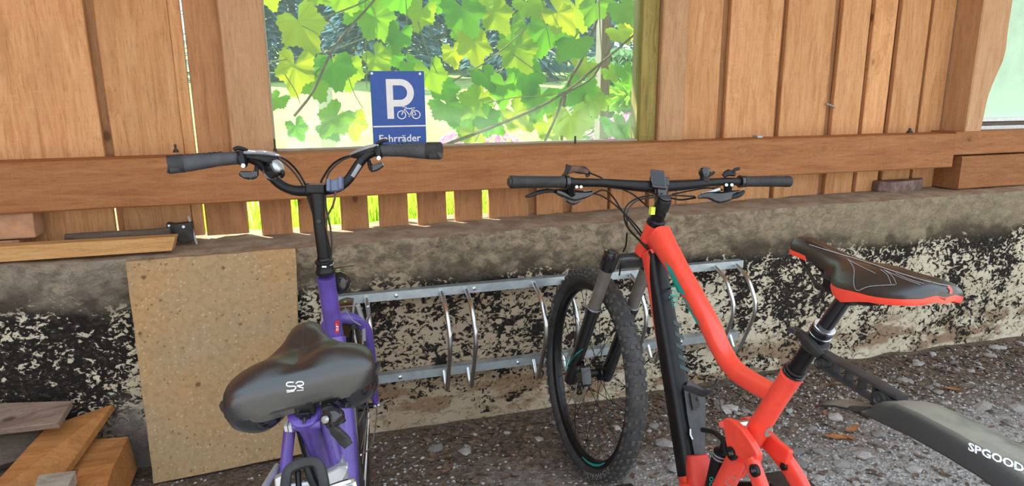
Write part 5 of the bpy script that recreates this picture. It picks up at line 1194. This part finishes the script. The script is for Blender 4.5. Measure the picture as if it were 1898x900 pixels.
# right lever unit
ru = kctl('brake_lever', 'silver', ((704, 270, 1.535), (694, 271, 1.54), (680, 275, 1.545), (664, 281, 1.55), (650, 287, 1.555)), [(.003, .007), (.005, .012), (.006, .015), (.005, .012), (.003, .006)])
kctl('lever_body', 'black', ((700, 275, 1.54), (684, 280, 1.545), (668, 287, 1.55), (652, 289, 1.555)), [(.006, .010), (.010, .012), (.010, .012), (.004, .006)], ru)
kctl('lever_tip', 'rubber', ((719, 261, 1.53), (712, 260, 1.533), (705, 263, 1.535), (698, 268, 1.54)), [(.003, .006), (.004, .008), (.004, .008), (.003, .006)], ru)
kctl('lever_clamp', 'black', ((700, 272, 1.545), (702, 284, 1.54), (703, 292, 1.535)), [(.009, .016), (.010, .017), (.006, .009)], ru, side=RT)
mb = MB(); mb.lathe(A(702.5, 293, 1.522), -FW, [(0, .0055), (.003, .005), (.0035, .002)], n=14); mb.build('clamp_screw', M['chrome'], ru)
kctl('shift_paddle', 'gloss_black', ((710, 304, 1.52), (700, 309, 1.52), (690, 312, 1.522), (686, 306, 1.53), (684, 298, 1.54)), [(.005, .005), (.008, .006), (.009, .006), (.006, .006), (.004, .004)], ru)
SKb = Skin(kb_); mb = MB(); SKb.patch(mb, [(664, 303), (670, 307), (656, 329), (650, 325)], 6, 4); mb.build('sticker', M['grey_print'], kb_, smooth=0, recalc=False)
# lamp mount on the bar
lm = kctl('lamp_mount', 'blue_grey', ((612, 345, 1.512), (622, 344, 1.510), (631, 341, 1.512)), (.014, .012), power=5)
for x, y in ((610, 338), (632, 334)):
    mb = MB(); mb.box(A(x, y+5, 1.503), (.004, .014, .010), (RT, UP, FW)); mb.build('mount_jaw', M['blue_grey'], lm, smooth=0, bevel=.002)
mb = MB(); mb.tube(smooth_path([A(622, 354, 1.50), A(618, 378, 1.505), A(606, 402, 1.51), A(604, 420, 1.52)], 4), .0024, n=7); mb.build('mount_cable', M['rust'], lm)
def kcable(pts, r=.0026, mat='black'):
    mb = MB(); mb.tube(smooth_path([A(*p) for p in pts], 5), r, n=7); return mb.build('cable', M[mat], city)
kcable(((520, 291, 1.50), (535, 300, 1.52), (552, 318, 1.55), (566, 342, 1.56), (572, 362, 1.57), (588, 420, 1.60), (600, 470, 1.62)))
kcable(((516, 294, 1.50), (530, 304, 1.515), (547, 322, 1.545), (562, 346, 1.56), (575, 380, 1.58), (592, 440, 1.62)), .0022, 'dust')
kcable(((652, 288, 1.555), (632, 294, 1.57), (615, 306, 1.58), (602, 324, 1.585), (594, 345, 1.585), (598, 400, 1.59), (612, 470, 1.62), (610, 520, 1.63)))
kcable(((650, 290, 1.555), (634, 297, 1.565), (618, 310, 1.575), (606, 330, 1.58), (604, 380, 1.58), (612, 420, 1.57), (615, 455, 1.58), (611, 500, 1.60)), .0022, 'dust')
kcable(((612, 498, 1.60), (640, 494, 1.66), (656, 492, 1.69)), .0012)
kcable(((640, 570, 1.66), (650, 590, 1.70), (668, 602, 1.73)), .0014, 'grey_print')
# wide saddle
hk = [(-.819, .012), (-.823, .021), (-.836, .0265), (-.858, .0290), (-.882, .038), (-.902, .057), (-.922, .078), (-.945, .095), (-.970, .105), (-.995, .108), (-1.014, .105), (-1.026, .094), (-1.031, .078)]
hkf = smooth_path([Vector((a, w, 0)) for a, w in hk], 3)
out_k = [(p.x, p.y) for p in hkf]+[(-1.032, .05), (-1.032, .02), (-1.032, -.02), (-1.032, -.05)]+[(p.x, -p.y) for p in hkf[::-1]]+[(-.817, 0)]
SLOPE = .13          # the saddle sits a little twisted, left side lower
def zk(a, w):
    base = smf([(-1.03, .894), (-.985, .900), (-.92, .888), (-.86, .902), (-.815, .898)], a)
    return base+SLOPE*w-.011*math.exp(-(w/.020)**2)*smf([(-1.025, 0), (-1.005, .6), (-.985, .85), (-.93, .5), (-.88, .05), (-.8, 0)], a)+.003*math.exp(-((abs(w)-.055)/.03)**2)*smf([(-1.02, 0), (-.985, 1), (-.93, .2), (-.9, 0)], a)
Dk = lambda a: smf([(-1.03, .050), (-.98, .056), (-.92, .052), (-.86, .044), (-.80, .040)], a)
TW = radians(-2.5)
def KS(a, w, z):                              # turn slightly about the post
    da, dw = a+.95, w; return K(-.95+da*cos(TW)-dw*sin(TW), da*sin(TW)+dw*cos(TW), z)
ks = saddle_mesh(KS, out_k, (-.985, -.845), zk, Dk, 'vinyl', city, nth=16, pz=.40)
SKq = Skin(ks)
mb = MB()
def sx_(x, y): return (380+x/2.648, 560+y/2.648)
def lw(pts, wd): line_px(mb, SKq, [sx_(*p) for p in pts], wd/2.648)
lw(((436, 392), (412, 392), (401, 398), (403, 408), (416, 411), (438, 410), (446, 416), (440, 426), (426, 430), (400, 432)), 6)
lw(((446, 398), (456, 390), (476, 389), (484, 396), (480, 404), (466, 407), (452, 408), (484, 420)), 6)
lw(((402, 440), (440, 434)), 3.5); lw(((450, 432), (484, 428)), 3.5)
mb.build('logo', M['white'], ks, smooth=0, recalc=False)
# saddle base, springs, rails
mb = MB(); base = [(a*.985-.013, w*.88) for a, w in out_k if a < -.86]; base = [(a, w) for a, w in base]; base.sort(key=lambda q_: atan2(q_[1], -(q_[0]+.95)))
rings = [[KS(a, w*s, zk(a, w)-Dk(a)+h) for a, w in base] for s, h in ((.97, .002), (.99, -.004), (.95, -.010), (.80, -.012))]
mb.ring_mesh(rings); kbs = mb.build('saddle_base', M['gloss_black'], ks)
for s in (-1, 1):
    c_ = KS(-.985, s*.066, zk(-1.0, s*.066)-.050); mb = MB(); mb.lathe(c_, -K.v+K.u*.15, [(0, .044), (.016, .045), (.030, .040), (.041, .028), (.046, .014), (.047, .002)], n=24); mb.build('spring_housing', M['gloss_black'], ks)
    mb = MB(); mb.sweep(smooth_path([KS(-1.0, s*.080, zk(-1.0, s*.080)-.056), KS(-1.0, s*.100, zk(-1.0, s*.100)-.054), KS(-.975, s*.112, zk(-.98, s*.112)-.048)], 3), [(.010, .005)]*3+[(.009, .005)]*3+[(.005, .003)], side=K.u, n=10); mb.build('saddle_lip', M['rubber'], ks)
    mb = MB(); mb.tube(smooth_path([K(-.84, s*.012, .865), K(-.90, s*.020, .840), K(-.96, s*.022, .828), K(-.98, s*.03, .835), K(-.99, s*.06, .842)], 4), .0036, n=8); mb.build('rail', M['chrome'], ks)
top_ = A(567, 741, .955)
mb = MB(); mb.cyl(SC_+dS*.005, top_, .0135, n=18); kpost = mb.build('seat_post', M['iron'], city)
mb = MB(); mb.box(top_-K.v*.002-K.u*.006, (.018, .0145, .013), (K.u, K.n, K.v)); kcl = mb.build('saddle_clamp', M['black'], kpost, smooth=0, bevel=.004)
mb = MB(); mb.cyl(top_+K.v*.006-K.u*.004-K.n*.026, top_+K.v*.006-K.u*.004+K.n*.026, .005, n=12); mb.build('clamp_bar', M['silver'], kcl)
mb = MB(); mb.cyl(top_-K.v*.008-K.u*.022, SC_+dS*.010-K.u*.026, .0026, n=8); mb.build('clamp_bolt', M['iron'], kcl)
# carrier behind the saddle
car = MB(); ZC = .735
for s in (-1, 1): car.tube([K(-1.00, s*.045, ZC), K(-1.05, s*.055, ZC), K(-1.40, s*.06, ZC)], .005, n=8)
for a in (-1.06, -1.2, -1.36): car.tube([K(a, -.056, ZC), K(a, .056, ZC)], .004, n=8)
for s in (-1, 1): car.tube([K(-1.16, s*.058, ZC), K(-1.12, s*.075, .5), K(-1.085, s*.075, .345)], .005, n=8)
rackc = car.build('luggage_carrier', M['silver'], city)
mb = MB(); mb.prism([A(x, y, .90) for x, y in ((600, 880), (625, 866), (642, 863), (646, 866), (636, 888), (640, 930), (612, 940))], K.u*.012); mb.build('carrier_bracket', M['silver'], rackc, smooth=0, bevel=.002)
mb = MB(); mb.prism([A(x, y, .88) for x, y in ((508, 888), (530, 878), (534, 930), (512, 935))], K.u*.012); mb.build('carrier_bracket', M['silver'], rackc, smooth=0, bevel=.002)
mb = MB(); mb.tube(smooth_path([A(610, 905, .86), A(640, 895, .87), A(655, 895, .88), A(658, 930, .86)], 4), .005, n=8); mb.build('carrier_tube', M['chrome'], rackc)
lp = smooth_path([A(x, y, d) for x, y, d in ((527, 960, .80), (529, 905, .83), (533, 876, .845), (545, 864, .85), (572, 856, .855), (588, 858, .855), (596, 872, .85), (603, 910, .835), (610, 965, .80))], 4)
mb = MB(); mb.sweep(lp, (.0065, .0065), n=12, power=3); mb.build('spring_clip', M['rubber'], rackc)
mb = MB(); mb.sweep([A(569, 862, .858), A(580, 890, .855), A(588, 905, .85)], (.006, .008), n=8); mb.sweep([A(552, 868, .855), A(554, 905, .84)], (.004, .004), n=8); mb.build('clip_bar', M['black'], rackc)
# ------------------------------------------------------------------ outside the window
rv = random.Random(11)
# sunlit lawn rising away from the shed
mb = MB(); xs = [-14+i*1.0 for i in range(46)]; ysl = [2.74, 3.2, 4, 5, 6, 8, 10, 12, 14, 17, 20, 26, 40]
def lawn_z(x, y): return lerpf([(2.7, .30), (4, .34), (7, .60), (12, 1.2), (18, 1.75), (22, 2.2), (40, 4.0)], y)+.05*fnz((x, y, 0), .8)
for y in ysl:
    for x in xs: mb.v.append((x, y, lawn_z(x, y)))
n_ = len(xs)
for j in range(len(ysl)-1):
    for i in range(n_-1): mb.face((j*n_+i, j*n_+i+1, (j+1)*n_+i+1, (j+1)*n_+i))
mb.build('lawn', M['lawn'], None, loc=(0, 0, 0), smooth=60, recalc=False, kind='structure', label='bright sunlit lawn outside the shed window')
# grass blades just outside the low gaps
mb = MB()
for i in range(900):
    x = rv.uniform(-.6, 1.0); y = rv.uniform(2.95, 3.7); z0 = lawn_z(x, y); h = rv.uniform(.35, .75); w = rv.uniform(.004, .010); dx, dy = rv.uniform(-.15, .15), rv.uniform(-.1, .1); b = len(mb.v)
    mb.v += [(x-w, y, z0), (x+w, y, z0), (x+dx*.4+w*.8, y+dy*.4, z0+h*.6), (x+dx*.4-w*.8, y+dy*.4, z0+h*.6), (x+dx, y+dy, z0+h)]
    mb.face((b, b+1, b+2, b+3)); mb.face((b+3, b+2, b+4))
o = mb.build('tall_grass', M['grass'], None, loc=(.2, 3.2, .3), smooth=0, recalc=False, kind='stuff'); tag(o, 'tall bright grass growing outside the gaps below the window', 'grass')
# conifers closing the view
def tuft_tree(name, label, cat, base, h, r, mat, n, blade, group=None, cone=True, trunk=True):
    t = thing(name, label, cat, base, group); mb = MB(); bx, by, bz = base
    for i in range(n):
        u = rv.random()**.7; z = u*h; rr = (r*(1-u)*1.0+.05 if cone else r*sqrt(max(0, 1-(2*u-1)**2)))*rv.uniform(.55, 1.05); a = rv.uniform(0, 2*pi)
        c = Vector((bx+rr*cos(a), by+rr*sin(a), bz+z+(0 if cone else 0))); d = Vector((cos(a), sin(a), rv.uniform(-.5, .3))).normalized(); s = blade*rv.uniform(.6, 1.4); sd = d.cross(Vector((rv.uniform(-.3, .3), rv.uniform(-.3, .3), 1))).normalized()
        b = len(mb.v); mb.v += [tuple(c-d*s), tuple(c+sd*s*.45), tuple(c+d*s+Vector((0, 0, -s*.4))), tuple(c-sd*s*.45)]; mb.face((b, b+1, b+2, b+3))
    mb.build('foliage', M[mat], t, smooth=0, recalc=False, kind='stuff')
    if trunk: mb = MB(); mb.cyl((bx, by, bz-.3), (bx, by, bz+h*.7), r*.07, r*.03, n=8); mb.build('trunk', M['bark'], t)
    return t
ordn = ('leftmost blue-green conifer of the row beyond the lawn', 'second blue-green conifer from the left beyond the lawn', 'third blue-green conifer from the left, behind the big upper left vine leaf', 'fourth blue-green conifer from the left, above the parking sign', 'middle blue-green conifer beyond the lawn, right above the parking sign', 'fourth blue-green conifer from the right beyond the lawn', 'third blue-green conifer from the right beyond the lawn', 'second blue-green conifer from the right beyond the lawn', 'rightmost blue-green conifer of the row beyond the lawn')
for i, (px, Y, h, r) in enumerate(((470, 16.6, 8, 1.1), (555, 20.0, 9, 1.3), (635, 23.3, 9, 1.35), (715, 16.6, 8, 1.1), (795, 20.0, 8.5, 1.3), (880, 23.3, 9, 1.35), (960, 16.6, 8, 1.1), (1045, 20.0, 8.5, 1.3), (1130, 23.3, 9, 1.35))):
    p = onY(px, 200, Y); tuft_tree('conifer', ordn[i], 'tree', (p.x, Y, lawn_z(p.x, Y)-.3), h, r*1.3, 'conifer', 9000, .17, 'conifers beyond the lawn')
def blob(name, label, cat, px, py, Y, h, r, mat, n, blade, group=None):
    p = onY(px, py, Y); return tuft_tree(name, label, cat, (p.x, Y, max(lawn_z(p.x, Y)-.05, p.z-h)), h, r, mat, n, blade, group, cone=False, trunk=False)
blob('round_bush', 'blue-green round bush at the right side of the window view', 'bush', 1152, 92, 7.0, 1.15, .62, 'bush', 1500, .09)
blob('flower_bush', 'pink flowering bush at the lower right corner of the window', 'bush', 1168, 212, 5.0, .50, .32, 'pink', 500, .045)
blob('flower_bush', 'pink flowers low in the window right of the parking sign', 'bush', 858, 244, 5.0, .34, .26, 'pink', 320, .040)
blob('flower_bush', 'small pink flowers low in the middle of the window', 'bush', 930, 248, 5.6, .28, .24, 'pink', 220, .035)
p = onY(1176, 160, 5.6); t = thing('grass_clump', 'spiky yellow-green ornamental grass beside the round bush', 'grass', (p.x, 5.6, p.z-.2)); mb = MB()
for i in range(220):
    a = rv.uniform(0, 2*pi); e = rv.uniform(.15, 1.2); L_ = rv.uniform(.25, .48); d = Vector((cos(a)*sin(e), sin(a)*sin(e), cos(e))); sd = d.cross(Vector((0, 0, 1))).normalized()*.007; c = Vector((p.x, 5.6, p.z-.2)); b = len(mb.v)
    mb.v += [tuple(c-sd), tuple(c+sd), tuple(c+d*L_*.6+sd), tuple(c+d*L_+Vector((0, 0, -.12*e))), tuple(c+d*L_*.6-sd)]; mb.face((b, b+1, b+2, b+3, b+4))
mb.build('blades', M['grass'], t, smooth=0, recalc=False, kind='stuff')
# posts outside
def out_post(px0, px1, y0, Y, mat, name, label, zb, zt):
    a, b = onY(px0, y0, Y), onY(px1, y0, Y); mb = MB(); mb.box(((a.x+b.x)/2, Y+.04, (zb+zt)/2), ((b.x-a.x)/2, .04, (zt-zb)/2)); tag(mb.build(name, M[mat], None, loc=((a.x+b.x)/2, Y, zb), smooth=0, bevel=.004), label, 'post')
out_post(1114, 1131, 130, 3.5, 'grey_post', 'wooden_post', 'grey wooden post outside near the right of the window', .3, 3.2)
out_post(592, 620, 230, 4.6, 'birch', 'white_post', 'white painted post on the lawn left of the parking sign', .38, 1.45)
# grape vine trained outside the glass
vine = thing('grape_vine', 'sunlit grape vine hanging across the outside of the window', 'vine', (.6, 2.95, .32))
def vtube(pts, r, mat='vine_stem', name='stem'):
    mb = MB(); q_ = smooth_path([onY(x, y, Y) for x, y, Y in pts], 4); m = len(q_); mb.tube(q_, [r*(1-.45*i/m) for i in range(m)], n=7); return mb.build(name, M[mat], vine)
vtube(((545, 215, 2.8), (580, 170, 2.79), (610, 105, 2.78), (640, 60, 2.78), (690, 5, 2.78), (720, -40, 2.78)), .006, 'vine_cane', 'cane')
vtube(((820, 270, 2.80), (900, 240, 2.79), (980, 207, 2.78), (1045, 172, 2.78), (1110, 120, 2.78), (1190, 52, 2.78), (1240, 10, 2.78)), .0075, 'vine_cane', 'cane')
vtube(((1040, 262, 3.02), (1045, 190, 3.0), (1055, 150, 2.98), (1078, 110, 2.96), (1105, 40, 2.96), (1120, -20, 2.96)), .010, 'vine_cane', 'cane')
vtube(((1010, 262, 2.82), (1035, 205, 2.81), (1046, 175, 2.80), (1090, 150, 2.80), (1115, 118, 2.80), (1150, 50, 2.98), (1155, -10, 2.98)), .006, 'vine_cane', 'cane')
vtube(((840, 150, 2.79), (900, 115, 2.79), (945, 80, 2.79), (975, 52, 2.79)), .004); vtube(((500, 115, 2.9), (560, 104, 2.9), (620, 92, 2.92), (700, 60, 2.95)), .003)
vtube(((605, 32, 2.9), (625, 60, 2.9), (640, 88, 2.9)), .003); vtube(((677, -10, 2.9), (678, 80, 2.9), (680, 165, 2.9)), .0022); vtube(((752, -10, 2.92), (755, 60, 2.92), (756, 128, 2.92)), .0022)
vtube(((775, 40, 2.9), (790, 90, 2.9), (810, 135, 2.9)), .003); vtube(((1000, -10, 2.93), (1012, 20, 2.93), (1020, 46, 2.93)), .003); vtube(((950, 100, 2.80), (1000, 135, 2.80), (1040, 155, 2.80)), .003)
vtube(((1025, 80, 2.80), (1040, 115, 2.80), (1050, 150, 2.80)), .0025); vtube(((645, 138, 2.80), (655, 170, 2.80), (672, 200, 2.80)), .0022)
vtube(((600, 33, 2.79), (660, 10, 2.79), (700, -10, 2.79)), .004); vtube(((880, 262, 2.9), (920, 190, 2.9), (930, 150, 2.9)), .0025)
vtube(((528, 138, 2.8), (548, 170, 2.8), (556, 192, 2.8)), .0022); vtube(((1000, 20, 2.80), (1015, 60, 2.80), (1020, 90, 2.80)), .0022); vtube(((905, 190, 2.80), (960, 180, 2.80), (1010, 178, 2.80), (1045, 170, 2.80)), .0025); vtube(((1110, -10, 2.82), (1112, 50, 2.82), (1116, 110, 2.82)), .003); vtube(((560, 48, 2.80), (585, 60, 2.80), (612, 78, 2.80)), .002)
for i in range(7):            # curling tendrils
    cx_, cy_ = rv.choice(((640, 85), (660, 60), (815, 55), (820, 70), (700, 70), (870, 60), (960, 40))); pts = [(cx_+(6+k*2.2)*cos(k*.75+i), cy_+(4+k*1.6)*sin(k*.75+i)+k*1.2, 2.88+.004*k) for k in range(12)]; vtube(pts, .0014, 'vine_stem', 'tendril')
# leaf shapes: five shallow lobes with toothed margins
def leaf_mesh(seed):
    r_ = random.Random(seed); n = 44; out = []
    for k in range(n):
        t = k/n; a = -pi/2+.20+t*(2*pi-.40)               # sinus at the stalk
        lob = .80+.13*cos(5*(a-pi/2))+.09*cos(3*(a-pi/2)); lob *= 1+.055*(1 if k % 2 else -1)+r_.uniform(-.03, .03)
        out.append((lob*cos(a)*.96, lob*sin(a)))
    v = [(0, -.22, 0)]; f = []
    for s in (.55, 1.0):
        for x, y in out:
            x2, y2 = x*s, -.22+(y+.22)*s; rr = sqrt(x2*x2+y2*y2); v.append((x2, y2, -.20*rr*rr+.06*sin(5*atan2(y2, x2))*rr+r_.uniform(-.012, .012)))
    for k in range(n-1):
        f.append((0, 1+k, 2+k)); f.append((1+k, 1+n+k, 2+n+k, 2+k))
    me = bpy.data.meshes.new('leaf'); me.from_pydata(v, [], f); me.shade_smooth(); me.materials.append(M['vine_leaf']); return me
LV = [leaf_mesh(s) for s in range(5)]
vo = Vector(vine['_o'])
def vleaf(px, py, size, Y, roll=None, tilt=None):
    p = onY(px, py, Y); o = bpy.data.objects.new('leaf', rv.choice(LV)); COL.objects.link(o); o.parent = vine; o.location = p-vo
    d = (p-CAM).length; s = size/FPX*d/2/.95
    nrm = Vector((rv.uniform(-.55, .25), -1.0, rv.uniform(-.15, .85))) if tilt is None else Vector(tilt); nrm.normalize()
    down = Vector((0, 0, 1)) if roll is None else Vector((sin(roll), 0, cos(roll)))
    yv = -(down-nrm*down.dot(nrm)).normalized(); q_ = rv.uniform(-.9, .9) if roll is None else 0
    xv = yv.cross(nrm); x2 = xv*cos(q_)+yv*sin(q_); y2 = yv*cos(q_)-xv*sin(q_)
    o.rotation_mode = 'QUATERNION'; o.rotation_quaternion = Matrix((x2, y2, nrm)).transposed().to_quaternion(); o.scale = (s, s, s)
for px, py, sz, Y in ((558, 48, 100, 2.84), (545, 130, 86, 2.88), (582, 150, 80, 2.93), (620, 125, 88, 2.86), (645, 130, 70, 2.95), (512, 185, 48, 2.86), (700, 40, 84, 2.86), (676, 20, 60, 2.95), (738, 68, 60, 2.84), (700, 110, 62, 2.90),
                      (725, 105, 50, 2.98), (780, 25, 62, 2.90), (760, 120, 56, 2.97), (800, 140, 70, 2.90), (825, 165, 66, 2.95), (620, 220, 74, 2.88), (655, 230, 60, 2.96), (550, 238, 46, 2.93), (610, 240, 50, 2.93), (860, 22, 92, 2.86),
                      (920, 28, 72, 2.86), (950, 55, 66, 2.97), (880, 85, 78, 2.88), (840, 100, 50, 2.96), (900, 140, 66, 2.90), (830, 200, 78, 2.86), (880, 190, 76, 2.92), (935, 165, 70, 2.88), (975, 140, 88, 2.94), (960, 95, 84, 2.90),
                      (1010, 60, 88, 2.98), (1040, 30, 80, 2.89), (1070, 20, 76, 2.96), (1100, 15, 60, 2.88), (1060, 80, 80, 2.92), (1085, 120, 66, 2.99), (1000, 185, 80, 2.90), (1060, 225, 92, 2.86), (1080, 165, 82, 2.96), (1020, 235, 66, 2.96),
                      (960, 215, 74, 2.94), (910, 225, 70, 2.88), (880, 250, 62, 2.94), (1100, 190, 60, 2.90), (1160, 15, 86, 2.92), (1180, 45, 70, 2.98), (1150, 60, 54, 2.90), (1158, 132, 44, 2.86), (985, 10, 70, 2.93), (820, 5, 50, 2.95), (640, -5, 70, 2.90), (740, -10, 80, 2.97), (500, -8, 50, 2.95), (590, -15, 60, 3.0)):
    vleaf(px, py, sz, Y)
for i in range(30):
    px = rv.choice((rv.uniform(840, 1130), rv.uniform(840, 1190), rv.uniform(560, 1190))); py = rv.uniform(-30, 250) if px > 820 else rv.choice((rv.uniform(-30, 30), rv.uniform(95, 150), rv.uniform(200, 250)))
    vleaf(px, py, rv.uniform(34, 70), rv.uniform(3.0, 3.25))
# pale rendered house and shoots seen through the hazy window
mb = MB(); mb.box((16.5, 9.5, 3.0), (5.5, .2, 3.2)); tag(mb.build('pale_house_wall', M['pale_wall'], None, loc=(16.5, 9.5, 0), smooth=0), 'pale grey rendered house wall behind the hazy right window', 'house wall')
t = thing('garden_shrub', 'light green shoots growing outside the hazy right window', 'shrub', (3.9, 2.95, .3)); mb = MB()
for i in range(14):
    p = onY(rv.uniform(1838, 1900), rv.uniform(95, 150), 2.95); L_ = rv.uniform(.06, .16); a = rv.uniform(-1.2, 1.2); d = Vector((sin(a), .1, cos(a)*.5)); sd = Vector((cos(a), 0, -sin(a)))*.006; b = len(mb.v)
    mb.v += [tuple(p-sd), tuple(p+sd), tuple(p+d*L_*.6+sd*1.4), tuple(p+d*L_), tuple(p+d*L_*.6-sd*1.4)]; mb.face((b, b+1, b+2, b+3, b+4))
mb.build('blades', M['grass'], t, smooth=0, recalc=False, kind='stuff')
mb = MB(); mb.tube([Vector((3.9, 2.95, .3)), Vector((3.92, 2.95, 1.0)), onY(1868, 140, 2.95)], .006, n=6); mb.build('stem', M['vine_stem'], t)
